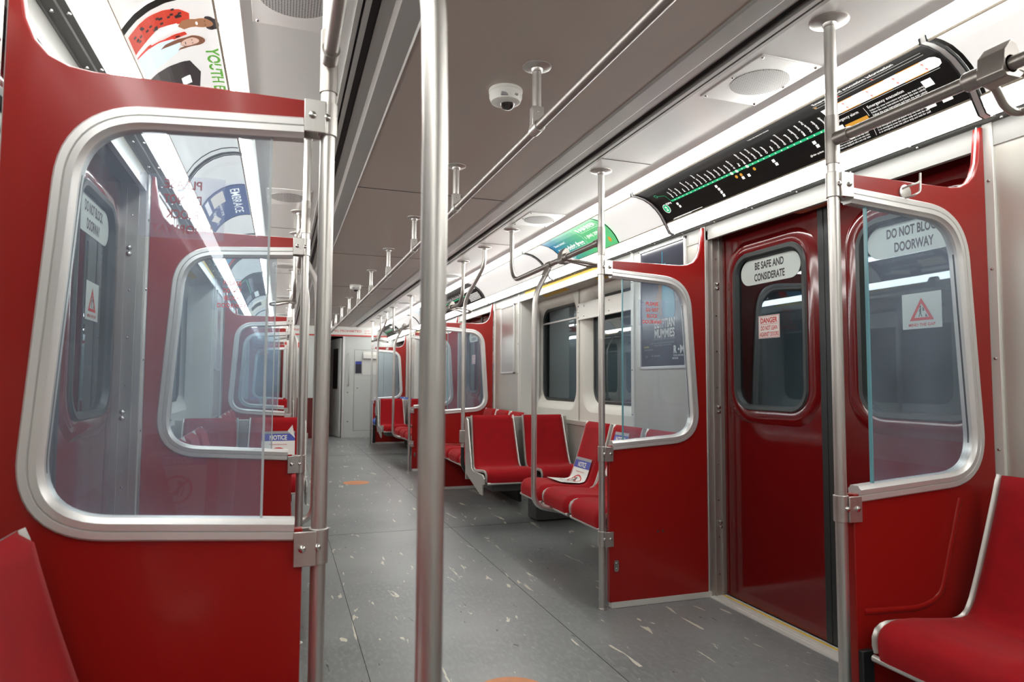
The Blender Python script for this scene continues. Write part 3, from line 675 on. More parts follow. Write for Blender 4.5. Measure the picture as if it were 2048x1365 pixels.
# side handrails, bent stanchions and handles.  m(y): local distance from the screen into the seating bay
def rail_set(s, m, sectname, which):
    R=.0165
    if which=='bench':       # front bench side
        P=lambda x,dy,z:(x,m(dy),z); org=(.752*s,m(.7),0)
        t=thing('overhead_handrail',f'{SIDE[s]} side overhead handrail above the front bench {sectname}','handrail',org)
        mb=MB(); mb.tube(fillet([P(.752,0,1.915),P(.752,1.47,1.905),P(.752,1.475,ZC)],[.16],10),R,18); mb.build('rail_tube',STEELD,t,org,s)
        mb=MB(); flange(mb,.752,m(1.475)); mb.build('flange',STEEL,t,org,s)
        mb=MB(); mb.tube([P(.752,.018,1.915),P(.752,.07,1.915)],.0205,18); mb.tube([(.752,m(0),1.84),(.752,m(0),1.99)],.0205,18); mb.build('elbow_clamp',STEELD,t,org,s)
        mb=MB(); mb.tube([P(.752,.69,1.91),P(.752,.76,1.91)],.0215,18); mb.build('joint_clamp',STEELD,t,org,s)
        org=(.655*s,m(.742),0)
        t=thing('bent_pole',f'bent steel pole at the {SIDE[s]} front bench {sectname}','pole',org)
        mb=MB(); mb.tube(fillet([P(.752,.735,1.90),P(.735,.735,1.86),P(.660,.742,1.715),P(.655,.742,1.5),P(.655,.742,.40),P(.86,.742,.355)],[.02,.07,.06,.08,.16],8),POLER,22); mb.build('pole_tube',STEEL,t,org,s)
        mb=MB(); mb.tube([P(.744,.735,1.885),P(.720,.736,1.835)],.0205,18); mb.build('clamp',STEELD,t,org,s)
        # handle on the rail
        handle(s,m,.485,sectname+', over front bench')
    else:
        P=lambda x,dy,z:(x,m(dy),z); org=(.752*s,m(.6),0)
        t=thing('overhead_handrail',f'{SIDE[s]} side overhead handrail above the rear bench {sectname}','handrail',org)
        mb=MB(); mb.tube(fillet([P(.752,0,1.915),P(.752,1.08,1.905),P(.752,1.11,ZC)],[.16],10),R,18); mb.build('rail_tube',STEELD,t,org,s)
        mb=MB(); flange(mb,.752,m(1.11)); mb.build('flange',STEEL,t,org,s)
        mb=MB(); mb.tube([P(.752,.0,1.915),P(.752,.07,1.915)],.0205,18); mb.build('elbow_clamp',STEELD,t,org,s)
        handle(s,m,.62,sectname+', over rear bench')
        org=(.655*s,m(1.51),0)
        t=thing('bent_pole',f'slanting steel pole from ceiling to {SIDE[s]} double seat {sectname}','pole',org)
        mb=MB(); mb.tube(fillet([P(.752,1.81,ZC),P(.752,1.80,2.14),P(.660,1.53,1.88),P(.655,1.51,1.7),P(.655,1.51,.60)],[.08,.10,.06],8),POLER,22); mb.build('pole_tube',STEEL,t,org,s)
        mb=MB(); flange(mb,.752,m(1.81)); mb.build('flange',STEEL,t,org,s)
        mb=MB(); mb.tube(fillet([P(.655,1.51,.62),P(.655,1.51,.40),P(.80,1.51,.33)],.10),.0165,16); mb.build('dark_foot',BLACK,t,org,s)
        mb=MB(); x0,x1=.630,.680; y0,y1=sorted((m(1.535),m(1.485))); mb.box(x0,x1,y0,y1,.64,.745); mb.build('bracket',STEEL,t,org,s,bevel=.003)
def handle(s,m,dy,desc):
    org=(.752*s,m(dy),1.91)
    t=thing('hanging_grip',f'grey grip loop on the {SIDE[s]} handrail {desc}','handle',org)
    P=lambda x,d,z:(x,m(d),z)
    mb=MB(); mb.tube([P(.752,dy-.055,1.912),P(.752,dy+.055,1.912)],.0245,18); 
    y0,y1=sorted((m(dy+.055),m(dy-.01)))
    mb.prism([(.722,1.893),(.735,1.880),(.778,1.880),(.800,1.900),(.790,1.925),(.772,1.965),(.752,1.972),(.728,1.945)],'y',y0,y1); mb.build('clamp_body',STEELD,t,org,s,smooth=35,bevel=.003)
    lp=fillet([P(.770,dy+.045,1.905),P(.86,dy+.055,1.895),P(.955,dy+.062,1.88),P(.965,dy-.075,1.87),P(.90,dy-.065,1.875),P(.80,dy-.02,1.895),P(.770,dy-.02,1.90)],[.03,.055,.05,.04,.03],8)
    mb=MB(); mb.tube(lp,.0105,12); mb.build('handle_loop',STEELD,t,org,s)
SECT={0:'beside the viewer',1:'before the middle doorway',2:'before the farthest doorway'}
for s in (1,-1):
    rail_set(s,lambda d:1.60-d,SECT[0],'bench')
    for k in (1,2):
        o=5.57*(k-1)
        rail_set(s,lambda d,o=o:3.185+o+d,SECT[k],'bench'); rail_set(s,lambda d,o=o:7.17+o-d,SECT[k],'rear')

# central overhead rail with hangers
org=(0,6,2.07)
t=thing('central_handrail','long steel handrail running down the middle of the ceiling','handrail',org)
mb=MB(); mb.tube([(0,-2.0,2.07),(0,13.9,2.07)],.0165,20); mb.build('rail_tube',STEELD,t,org)
for k in range(14):
    y=2.19+1.178*(k-3)
    if y>14: break
    mb=MB(); mb.tube([(0,y,ZC),(0,y,2.10)],.0165,18); flange(mb,0,y,r=.052); h=mb.build('hanger',STEEL,t,org)
    mb=MB(); mb.tube([(0,y-.03,2.07),(0,y+.03,2.07)],.0215,18); mb.prism([(-.022,2.075),(.022,2.075),(.0205,2.145),(-.0205,2.145)],'y',y-.017,y+.017); mb.lathe([(.005,0),(.003,-.004)],(0,y-.017,2.125),'y',8); mb.build('rail_clamp',STEEL,h,org,smooth=35,bevel=.003)
# dome cameras
for y,l in ((2.41,'white dome camera on the ceiling beside the nearest rail hanger'),(8.02,'white dome camera on the ceiling in the distance')):
    x=-.045; org=(x,y,ZC); t=thing('dome_camera',l,'security camera',org)
    mb=MB(); mb.lathe([(.064,0),(.066,-.004),(.066,-.012),(.064,-.014),(.064,-.032),(.057,-.050),(.035,-.060)],(x,y,ZC),seg=32); mb.build('housing',DOME,t,org,smooth=30)
    mb=MB(); mb.lathe([(.030,-.058),(.027,-.066),(.020,-.075),(.010,-.080),(.002,-.081)],(x+.005,y-.006,ZC),seg=24); mb.build('lens',LENS,t,org,smooth=60)
    mb=MB(); mb.box(x-.036,x-.010,y-.060,y-.050,ZC-.046,ZC-.034); mb.box(x+.018,x+.030,y-.062,y-.052,ZC-.040,ZC-.034); mb.build('label_plate',GREYINK,t,org,smooth=0)
# speaker grilles
for s in (1,-1):
    for k,y in enumerate((2.02,4.30,6.95,9.6,12.1)):
        x=.83; org=(x*s,y,ZC); t=thing('speaker_grille',f'round perforated grille in the {SIDE[s]} ceiling soffit, {["closest to the viewer","second from the viewer","third from the viewer","fourth from the viewer","last before the end wall"][k]}','speaker grille',org)
        mb=MB(); mb.box(x-.135,x+.125,y-.18,y+.18,ZC-.004,ZC+.001); mb.build('mounting_plate',SOFF,t,org,s,bevel=.002)
        mb=MB(); mb.lathe([(.108,-.0035),(.106,-.0055)],(x,y,ZC),seg=40); mb.build('perforated_disc',PERF,t,org,s,smooth=0)
        mb=MB()
        for dx in (-.12,.11):
            for dy in (-.165,0,.165): mb.lathe([(.006,0),(.005,-.003),(.002,-.005)],(x+dx,y+dy,ZC-.004),seg=8)
        mb.build('screw',BOLT,t,org,s)

# ------------------------------------------------------------------ seats.  local: x across, -y forward, z up, origin on the wall line
SP=[(.100,.880),(.106,.868),(.125,.80),(.155,.70),(.190,.59),(.222,.50),(.240,.470),(.265,.452),(.31,.446),(.40,.455),(.50,.466),(.565,.468),(.592,.460),(.606,.440),(.607,.415),(.600,.392)]
sl=[0]
for i in range(1,len(SP)): sl.append(sl[-1]+math.dist(SP[i],SP[i-1]))
def sp_at(t):
    i=0
    while i<len(sl)-2 and sl[i+1]<t: i+=1
    k=(t-sl[i])/(sl[i+1]-sl[i]); a,b=Vector(SP[i]),Vector(SP[i+1]); return a.lerp(b,k)
def sp_nrm(t):
    a,b=sp_at(max(0,t-.02)),sp_at(min(sl[-1],t+.02)); d=(b-a).normalized(); return Vector((-d.y,d.x)) if (-d.y)>0 else Vector((-d.y,d.x))
def seat_pt(u,t,h):
    p=sp_at(t); n=sp_nrm(t); return Vector((u,-(p.x+n.x*h),p.y+n.y*h))
SW=.415; SPITCH=.432
CREASE=sl[6]
def make_seat():
    t=thing('transit_seat','','seat',(0,0,0))
    n=44; L=sl[-1]
    def cushion(t0,t1,nv,wtop=0):
        mb=MB(); nu=14
        def f(a,b):
            tt=t0+(t1-t0)*b; e=abs(2*a-1); 
            wid=SW/2-.012
            if t0==0: wid-= .018*(1-b)            # backrest narrows upwards
            th=.030*(1-max(0,(e-.82)/.18)**2.2)-.004
            if t0==0: th*= min(1,math.sqrt(max(0,b)/.06+.02))
            dish=.010*(1-e*e)*math.sin(PI*min(1,max(0,b)))
            return seat_pt((2*a-1)*wid,tt,th-dish*.8)
        mb.grid(f,nu,nv)
        # skirt
        return mb
    mb=cushion(0,CREASE+.01,16); mb.build('back_cushion',FAB,t,closed=False,smooth=70)
    mb=cushion(CREASE-.005,L,24); mb.build('seat_cushion',FAB,t,closed=False,smooth=70)
    # shell: light trim showing around the cushions, thin and curved
    mb=MB(); m=40; w=SW/2
    rows=[]
    for i in range(m+1):
        tt=L*i/m; ww=w-.016*(1-min(1,tt/CREASE))
        rows.append([seat_pt(-ww,tt,-.012),seat_pt(-ww,tt,.004),seat_pt(-ww+.004,tt,.009),seat_pt(-ww+.012,tt,.006),seat_pt(-ww+.016,tt,-.002),seat_pt(ww-.016,tt,-.002),seat_pt(ww-.012,tt,.006),seat_pt(ww-.004,tt,.009),seat_pt(ww,tt,.004),seat_pt(ww,tt,-.012)])
    k=len(rows[0]); vs=[p for r in rows for p in r]; fs=[(i*k+j,i*k+(j+1)%k,(i+1)*k+(j+1)%k,(i+1)*k+j) for i in range(m) for j in range(k)]
    fs+=[tuple(range(k)),tuple(m*k+j for j in range(k-1,-1,-1))]
    mb.add(vs,fs); mb.build('seat_shell',SHELL,t,smooth=50)
    mb=MB(); mb.tube([seat_pt(-w+.01,L,.016)-Vector((0,0,.008)),seat_pt(w-.01,L,.016)-Vector((0,0,.008))],.010,10); mb.build('front_lip',SHELL,t)
    return t
seat0=make_seat(); first=[True]
def put_seat(x,y,rot,label,group,blue=False):
    if first[0]:
        first[0]=False; seat0.location=(x,y,0); seat0.rotation_euler=(0,0,rot); seat0['label']=label; seat0['group']=group; return seat0
    c=copy_tree(seat0,(x,y,0),label,rot,mats={'red_velour':BLUEF} if blue else None); c['group']=group; return c
def side_rot(s): return -PI/2 if s>0 else PI/2
SEATS={}
ORD3=['next to the screen','middle one','at the open end']
def bench(s,m,sect,key,n,blue=False,where='front bench'):
    for k in range(n):
        y=m(.040+SPITCH*(k+.5))
        pos=ORD3[k] if n==3 else ['next to the screen','middle one','beside the double seat'][k]
        colr='blue' if blue else 'red'
        SEATS[(key,s,k)]=put_seat(1.40*s,y,side_rot(s),f'{colr} seat on the {SIDE[s]} {where} {sect}, {pos}',f'{SIDE[s]} {where} seats {sect}',blue)
    # box under the bench, coloured black to stand in for the shaded gap
    ya,yb=sorted((m(.03),m(.03+SPITCH*n))); org=(1.25*s,(ya+yb)/2,0)
    t=thing('bench_base',f'beams and black shadow-gap box under the {SIDE[s]} {where} {sect}','seat base',org)
    mb=MB(); mb.prism([(1.16,.43),(1.36,.43),(1.36,0.02),(1.33,.02),(1.30,.24),(1.24,.30),(1.16,.38)],'y',ya+.28,yb-.28); mb.build('dark_gap_box',BLACK,t,org,s,bevel=.004)
    mb=MB(); mb.box(.92,1.36,ya+.05,ya+.08,.36,.415); mb.box(.92,1.36,yb-.08,yb-.05,.36,.415); mb.build('support_beam',RAILG,t,org,s,bevel=.003)
def pair(s,yref,face,sect,key):
    """double seat across the car. yref = plane behind the backrest, face -1 looks to -Y"""
    for k in range(2):
        x=(.665+SW/2+.445*k)*s+ (0.015*s*k)
        SEATS[(key,s,k)]=put_seat(x,yref,0 if face<0 else PI,f'red {"aisle" if k==0 else "window"} seat of the {SIDE[s]} crosswise double seat {sect}',f'{SIDE[s]} double seat {sect}')
    org=(1.1*s,yref,0); t=thing('double_seat_frame',f'grey end frame and back panel of the {SIDE[s]} double seat {sect}','seat frame',org)
    Yf=lambda d: yref+face*d
    poly=[(Yf(.085),.855),(Yf(.115),.84),(Yf(.25),.455),(Yf(.32),.438),(Yf(.56),.445),(Yf(.61),.42),(Yf(.61),.375),(Yf(.565),.365),(Yf(.565),.285),(Yf(.50),.285),(Yf(.06),.40),(Yf(.035),.85)]
    mb=MB(); mb.prism(poly,'x',.648,.660); mb.build('side_plate',SHELL,t,org,s,bevel=.002)
    y0,y1=sorted((Yf(.03),Yf(.05))); mb=MB(); mb.box(.655,1.585,y0,y1,.34,.865); mb.build('back_panel',SHELL,t,org,s,bevel=.004)
    mb=MB(); y0,y1=sorted((Yf(.10),Yf(.50))); mb.box(.75,1.58,y0,y1,.30,.40); y0,y1=sorted((Yf(.10),Yf(.30))); mb.box(1.2,1.58,y0,y1,.01,.30); mb.build('under_frame',SHELLD,t,org,s,bevel=.004)
for s in (1,-1):
    bench(s,lambda d:1.585-d,SECT[0],'n',3)
    pair(s,-.86,1,SECT[0],'np')
    for k in (1,2):
        o=5.57*(k-1)
        bench(s,lambda d,o=o:3.200+o+d,SECT[k],'b%d'%k,3)
        pair(s,5.60+o,-1,SECT[k],'p%d'%k)
        bench(s,lambda d,o=o:7.155+o-d,SECT[k],'r%d'%k,3,blue=(k==2),where='rear bench')

# ------------------------------------------------------------------ notice cards on seats
def notice(key,s,k,label,u0,t0,ln=.42,wd=.27,lift=.034,fold=False,skew=0.):
    st=SEATS[(key,s,k)]; Mx=Matrix.Translation(st.location)@Matrix.Rotation(st.rotation_euler.z,4,'Z')
    o0=Mx@seat_pt(u0,t0+.1,lift); t=thing('notice_card',label,'notice',tuple(o0))
    # v measured downwards from the card's top edge; reader faces the seat, so u runs to the reader's right = local +x when seat faces -y
    def sf0(u,v,h): return (Mx@seat_pt(u0+u+skew*v,t0-v+skew*u*-1,lift+h))-o0
    sf=Warp(sf0)
    mb=MB(); nv=16
    if fold:
        f=lambda a,b: sf0(-wd/2+wd*a, -ln*b if not (a>.8 and b<.1) else -ln*b-.02, 0)
    else: f=lambda a,b: sf0(-wd/2+wd*a,-ln*b,0)
    mb.grid(f,8,nv); mb.build('card_sheet',WHITE,t,closed=False,smooth=60)
    mb=MB(); srect(mb,sf,-wd/2,wd/2,-.020,0,.0010,6,1); mb.build('grey_edge',GREYINK,t,closed=False)
    mb=MB(); srect(mb,sf,-wd/2,wd/2,-.075,-.020,.0012,6,3); mb.build('blue_band',BLUEINK,t,closed=False)
    mb=MB(); stext(mb,sf,'NOTICE',0,-.066,.034,width=.125,lift=.0025,bold=.03); mb.build('lettering',WHITE,t,closed=False,smooth=0)
    mb=MB(); sring(mb,sf,0,-.20,.062,.075,.0018); sline(mb,sf,-.048,-.152,.048,-.248,.012,.0018); stext(mb,sf,'Please leave this seat empty',0,-.105,.008,lift=.002); mb.build('prohibition_ring',REDINK,t,closed=False,smooth=0)
    mb=MB(); sdisc(mb,sf,-.012,-.165,.011,lift=.0022); spoly(mb,sf,[(-.022,-.178),(-.004,-.180),(.004,-.215),(.034,-.218),(.036,-.228),(-.008,-.228)],.0022); spoly(mb,sf,[(-.034,-.19),(-.028,-.188),(-.018,-.235),(-.026,-.238)],.0022)
    stext(mb,sf,'Physical Distancing',0,-.305,.014,lift=.002); stext(mb,sf,'Thank You',0,-.33,.012,lift=.002); mb.build('figure_print',INK,t,closed=False,smooth=0)
    if fold:
        mb=MB(); a,b,c=sf0(wd/2-.055,.0,.003),sf0(wd/2-.02,.045,.012),sf0(wd/2,-.055,.003); mb.add([a,b,c],[(0,1,2)]); mb.build('folded_corner',WHITE,t,closed=False,smooth=0)
notice('b1',1,2,'white notice card draped over the open end seat of the right bench',-.01,.27,.38,.25)
notice('b1',1,1,'blue and white notice card on the backrest seen through the right glass screen',.0,.05,.30,.18) 
notice('p1',-1,0,'white notice card with blue band standing on the left double seat backrest',.02,.115,.40,.24,fold=True,skew=.0)
notice('np',-1,1,'white notice card on the left double seat behind the viewer',0,.10)
notice('n',-1,1,'white notice card on the middle seat of the left bench beside the viewer',0,.16)

# ------------------------------------------------------------------ poster frames on the pocket panels
def poster_frame(s,y0,y1,label,empty=False,z0=1.25,z1=2.035):
    yc=(y0+y1)/2; org=(1.40*s,yc,1.6); t=thing('poster_frame',label,'poster',org)
    mb=MB(); w=.018; X0,X1=1.392,1.410
    mb.box(X0,X1,y0,y0+w,z0,z1); mb.box(X0,X1,y1-w,y1,z0,z1); mb.box(X0,X1,y0,y1,z0,z0+w); mb.box(X0,X1,y0,y1,z1-w,z1); mb.build('frame',ALU,t,org,s,bevel=.003)
    mb=MB(); mb.box(1.400,1.4095,y0+w,y1-w,z0+w,z1-w); sh=mb.build('sheet',STEEL if empty else POSTER,t,org,s,smooth=0)
    return t,sh,org
t,sh,org=poster_frame(1,3.372,3.915,'dark navy museum poster about Egyptian mummies on the right wall behind the near screen')
def pf(u,v,h): return Vector((1.3995-h,3.90-u,v))-Vector(org)
mb=MB(); 
stext(mb,pf,'EGYPTIAN',.285,1.510,.052,width=.23,bold=.025); stext(mb,pf,'MUMMIES',.285,1.448,.052,width=.23,bold=.025)
stext(mb,pf,'R',.405,1.345,.045,width=.034,bold=.04); stext(mb,pf,'M',.480,1.345,.045,width=.045,bold=.04); sdisc(mb,pf,.442,1.367,.008); 
stext(mb,pf,'ROYAL ONTARIO',.442,1.325,.011,width=.11); stext(mb,pf,'MUSEUM',.405,1.308,.011,align='c'); mb.build('poster_lettering',CWHT if False else WHITE,sh,closed=False,smooth=0)
mb=MB(); stext(mb,pf,'ANCIENT LIVES. NEW DISCOVERIES.',.285,1.432,.013,width=.25); stext(mb,pf,'Explore the stories of six people who lived and died',.26,1.410,.009,width=.27); stext(mb,pf,'along the Nile in ancient times',.26,1.396,.009,width=.2); stext(mb,pf,'Tickets at museum desk',.10,1.372,.008,width=.11); stext(mb,pf,'TD',.07,1.325,.012,width=.03); stext(mb,pf,'ref  museum',.18,1.330,.012,width=.10); mb.build('small_print',GREYINK,sh,closed=False,smooth=0)
mb=MB(); stext(mb,pf,'ON NOW',.07,1.388,.010,width=.06); mb.build('amber_print',YEL,sh,closed=False,smooth=0)
def pg(u,v,h): return pf(u,1.985-(2.012-v)*1.32,h)
# cyan glowing outline of a wrapped figure (printed)
mb=MB(); spoly(mb,pg,[(.262,2.012),(.270,2.012),(.268,1.74),(.264,1.74)],.0012)
spoly(mb,pg,[(.268,1.945),(.30,1.955),(.325,1.935),(.335,1.90),(.322,1.865),(.345,1.84),(.385,1.82),(.405,1.78),(.41,1.72),(.385,1.69),(.268,1.70)],.0008); mb.build('figure_glow',CYAN,sh,closed=False,smooth=0)
mb=MB(); spoly(mb,pg,[(.262,1.93),(.235,1.935),(.215,1.91),(.212,1.87),(.225,1.84),(.19,1.80),(.185,1.74),(.262,1.70)],.0008); mb.build('figure_bust',BRONZE,sh,closed=False,smooth=0)
mb=MB(); stext(mb,lambda u,v,h: Vector((1.3915-h,3.90-u,v))-Vector(org),'05',.49,2.020,.012); mb.build('frame_number',INK,t,closed=False,smooth=0)
poster_frame(1,6.46,6.90,'empty steel poster frame on the right wall cabinet before the middle doorway',True,1.25,1.97)
poster_frame(-1,3.372,3.915,'steel poster frame with blank sheet on the left wall behind the near screen',True)
poster_frame(-1,6.46,6.90,'steel poster frame with blank sheet on the left wall before the middle doorway',True,1.25,1.97)
t,sh,org=poster_frame(-1,.95,1.42,'white notice sheet in a frame on the left wall of the nearest seating bay')
# window opener plates and passenger alarm strips in every window bay
for s in (1,-1):
    for a,w in ((-1.53,'in the nearest bay'),(4.04,'beyond the nearest doorway'),(9.61,'beyond the middle doorway')):
        if True:
            c=a+.68; org=(1.59*s,c,1.77); t=thing('window_lock_plate',f'riveted steel plate across a {SIDE[s]} window {w}','plate',org)
            mb=MB(); mb.box(1.575,1.600,c-.55,c+.575,1.700,1.845); mb.build('cover_plate',ALUW,t,org,s,bevel=.003)
            mb=MB()
            for y in (c+.555,):
                for z in (1.725,1.772,1.82): mb.lathe([(.008,0),(.006,-.004),(.002,-.006)],(1.575,y,z),'x',8)
            for y in (c+.44,c-.02,c-.45):
                for z in (1.73,1.815): mb.lathe([(.008,0),(.006,-.004),(.002,-.006)],(1.575,y,z),'x',8)
            mb.build('rivet',BOLT,t,org,s)
        org=(1.41*s,a+1.2,2.04); t=thing('alarm_strip',f'yellow passenger alarm strip above the {SIDE[s]} windows {w}','alarm strip',org)
        mb=MB(); mb.prism([(1.404,2.026),(1.404,2.047),(1.418,2.047),(1.44,2.016),(1.434,2.016)],'y',a+.30,a+2.12); mb.build('strip',YEL,t,org,s,smooth=0)
        mb=MB(); mb.prism([(1.560,1.985),(1.540,1.991),(1.515,1.999),(1.514,2.003),(1.56,1.99)],'y',a+1.38,a+1.95); mb.prism([(1.560,1.985),(1.540,1.991),(1.515,1.999),(1.514,2.003),(1.56,1.99)],'y',a+.25,a+.80); mb.build('instruction_label',YEL,t,org,s,smooth=0)

# ------------------------------------------------------------------ cards in the coves
def card(s, ya, yb, name, label, base, cat='advertising card', border=True):
    """ya<yb. returns thing and surface with u from the reader's left"""
    yl = yb if s>0 else ya; org=(1.2*s, yl, 2.17); t=thing(name,label,cat,org)
    sf=Warp(cove_surf(s,yl,org)); w=yb-ya
    mb=MB(); srect(mb,sf,0,w,.002,CVL-.006,.0008,2,12); o=mb.build('card_sheet',base,t,closed=False,smooth=60)
    if border:
        for u_,bw in ((0,.034 if 'youth' in name else .014),(w-.014,.014)):
            mb=MB(); srect(mb,sf,u_,u_+bw,.002,CVL-.006,.0014,1,12); mb.build('dark_border',CBLK,t,closed=False,smooth=60)
    return t,sf,w
V=CVL   # about .28
# route map card, right side, over nearest doorway
t,sf,w=card(1,1.53,3.37,'route_map_card','black route map card with a green subway line above the right nearest doorway',CBLK,'map card',False)
L0,L1=.155,1.30; vline=.112
mb=MB(); srect(mb,sf,L0,L1+.03,vline-.006,vline+.006,.002); sring(mb,sf,.085,vline+.070,.009,.012,.002); sline(mb,sf,.096,vline+.066,L0-.01,vline+.05,.0025,.002); sline(mb,sf,L0-.01,vline+.05,L0,vline,.0025,.002); sdisc(mb,sf,.075,vline-.030,.027,.027,.002); mb.build('green_line',CGRN,t,closed=False,smooth=0)
mb=MB(); stext(mb,sf,'2',.075,vline-.044,.028,lift=.0035,bold=.03); sring(mb,sf,.075,vline-.030,.0265,.030,.003)
ST=['Islington','Royal York','Old Mill','Jane','Runnymede','High Park','Keele','Dundas West','Lansdowne','Dufferin','Ossington','Christie','Bathurst','Spadina','St George','Bay','Bloor-Yonge','Sherbourne','Castle Frank','Broadview','Chester','Pape','Donlands','Greenwood','Coxwell','Woodbine','Main Street','Victoria Park','Warden','Kennedy']
dx=(L1-L0)/30
for i,n in enumerate(ST):
    u=L0+dx*(i+1); stext(mb,sf,n,u+.005,vline+.015,.0105,align='l',rot=90,lift=.002,bold=.03)
    if i in (14-1,15-1,17-1,29): sring(mb,sf,u,vline,.0065,.0095,.004,14); sdisc(mb,sf,u,vline,.0045,lift=.004)
    else: sdisc(mb,sf,u,vline,.0035,lift=.003,n=8)
stext(mb,sf,'Kipling',L0-.012,vline-.010,.0125,align='r',lift=.002,bold=.03)
def sq(u,v,r=.0085): srect(mb,sf,u-r,u+r,v-r*.9,v+r*.9,.002)
for u,k in ((L0+.03,2),(L0+dx*10,4),(L0+dx*21,2),(L0+dx*27.4,2),(L0+dx*29.6,2)):
    for j in range(k): sq(u+.006*j,vline-.030-.024*j*.8)
for u in (L0+dx*15.2,L0+dx*16.3): sq(u,vline-.045)
srect(mb,sf,.09,.36,.010,.013,.002); stext(mb,sf,'Line 2 | subway map | customer information',.08,.006,.007,align='l',lift=.0025)
stext(mb,sf,'@rider updates  service info line',1.30,.030,.008,align='r',lift=.0025); stext(mb,sf,'Trains run every few minutes',1.02,CVL-.04,.008,lift=.002)
mb.build('map_lettering',CWHT,t,closed=False,smooth=0)
mb=MB()
for u in (L0+dx*14.3,L0+dx*15.2,L0+dx*17.7): sdisc(mb,sf,u,vline-.027,.009,lift=.0025,n=12)
mb.build('map_dots',CORG,t,closed=False,smooth=0)
# emergency information, right end of the same card
E0=1.335
mb=MB(); rr=[(E0+.02+.30*math.cos(a)*0,0) for a in (0,)]
srect(mb,sf,E0,1.80,.150,.200,.0018); spoly(mb,sf,[(1.80,.150),(1.815,.158),(1.822,.175),(1.815,.192),(1.80,.200)],.0018)
stext(mb,sf,'Emergency and evacuation information',E0+.015,CVL-.033,.016,align='l',lift=.002,bold=.02)
for v in (CVL-.042,CVL-.056,.143): srect(mb,sf,E0,1.80,v,v+.0012,.002)
stext(mb,sf,'Emergency alarm',E0,.118,.012,align='l'); stext(mb,sf,'Emergency evacuation',E0+.16,.118,.012,align='l')
for k in range(4): stext(mb,sf,'Follow the crew instructions and leave the train calmly',E0+.16,.104-.011*k,.007,align='l',lift=.002)
for k in range(5): stext(mb,sf,'In an emergency press the yellow strip and wait for staff',E0+.15,.052-.010*k,.0065,align='l',lift=.002)
for k in range(5): stext(mb,sf,'Trains are equipped with a two way radio',E0-.04,.052-.010*k,.0065,align='l',lift=.002,width=.15)
stext(mb,sf,'TTC',E0-.02,.066,.016,align='l',bold=.05)
for u,v in ((1.735,.112),(1.705,.040),(1.765,.040),(E0+.01,.088)): srect(mb,sf,u-.018,u+.018,v-.015,v+.015,.002)
srect(mb,sf,E0+.145,E0+.1465,.09,.13,.002); srect(mb,sf,E0+.135,E0+.1365,.01,.055,.002)
mb.build('emergency_lettering',CWHT,t,closed=False,smooth=0)
mb=MB(); srect(mb,sf,E0+.035,E0+.14,.082,.096,.002); srect(mb,sf,E0,E0+.012,CVL-.052,CVL-.046,.002)
for u in (E0+.06,E0+.2,E0+.34): srect(mb,sf,u,u+.09,.1985,.2015,.0025); srect(mb,sf,u,u+.09,.1485,.1515,.0025)
mb.build('yellow_bars',CORG,t,closed=False,smooth=0)
mb=MB()
for u in (E0+.02,E0+.10,E0+.21,E0+.32,E0+.43):
    for v in (.163,.187): sline(mb,sf,u,v-.008,u,v+.006,.002,.003); sline(mb,sf,u-.006,v,u+.006,v,.002,.003)
for u in (E0+.12,E0+.27): sdisc(mb,sf,u,CVL-.049,.004,lift=.003,n=8)
mb.build('red_marks',CRED,t,closed=False,smooth=0)
# neighbour card edge (towards the viewer)
t,sf,w=card(1,-.25,1.50,'blank_card','blank white back-lit card at the top right beside the viewer',BLANK)
# green card
GG=gradient_mat('green_blend_ink',(.10,.50,.20,1),(.010,.16,.34,1),.92,.38)
t,sf,w=card(1,3.95,4.87,'green_advertising_card','green and blue advertising card on debt help over the right near windows',GG)
for ch in t.children:
    if ch.name.startswith('card_sheet'):   # object space starts at the right end
        for v in ch.data.vertices: v.co.y += .92
        ch.location=(0,-.92,0)
mb=MB(); stext(mb,sf,'FARBER',.71,.195,.042,width=.29,bold=.03); stext(mb,sf,'Live debt free',.285,.095,.040,width=.43,bold=.03); stext(mb,sf,'Sleep better!',.17,.165,.022,width=.20,bold=.01)
stext(mb,sf,'1 (844) 299-0987',.71,.120,.026,width=.30,bold=.02); stext(mb,sf,'financial consumer bankruptcy',.71,.178,.008,width=.28); stext(mb,sf,'farberdebt.com',.66,.055,.012,width=.16); srect(mb,sf,.53,.532,.08,.25,.002); stext(mb,sf,'Licensed Insolvency Trustee',.14,.022,.012,width=.22); mb.build('card_lettering',CWHT,t,closed=False,smooth=0)
mb=MB(); sdisc(mb,sf,.83,.050,.020,lift=.002); mb.build('orange_badge',CORG,t,closed=False,smooth=0)
# youth card on the left
t,sf,w=card(-1,1.98,3.30,'youth_advertising_card','white advertising card with two young people at the top left',BLANK)
sf0y=sf
class Fig(Warp):   # figures are drawn small and placed larger, higher on the card
    def __call__(s,u,v,h): return Vector((.055+(u-.03)*1.30, .012+v*1.04, h))
fig=Fig(sf.warp)
def blob(mb,pts,l=.0016): spoly(mb,fig,pts,l)
CHK=mat('backlit_red_check',(.70,.06,.03),.4,emit=.25)
mb=MB(); blob(mb,[(.035,.0),(.03,.07),(.035,.12),(.05,.165),(.075,.19),(.115,.185),(.115,.17),(.095,.10),(.11,.05),(.14,.06),(.15,.10),(.15,.165),(.165,.17),(.175,.12),(.17,.05),(.15,.0)],.0016); mb.build('check_shirt',CHK,t,closed=False,smooth=0)
mb=MB()
random.seed(3)
for k in range(26):
    u=.04+random.random()*.05; v=.01+random.random()*.16; srect(mb,fig,u,u+.008,v,v+.009,.0022)
for k in range(8):
    u=.150+random.random()*.012; v=.02+random.random()*.12; srect(mb,fig,u,u+.007,v,v+.009,.0022)
mb.build('check_marks',CGRY,t,closed=False,smooth=0)
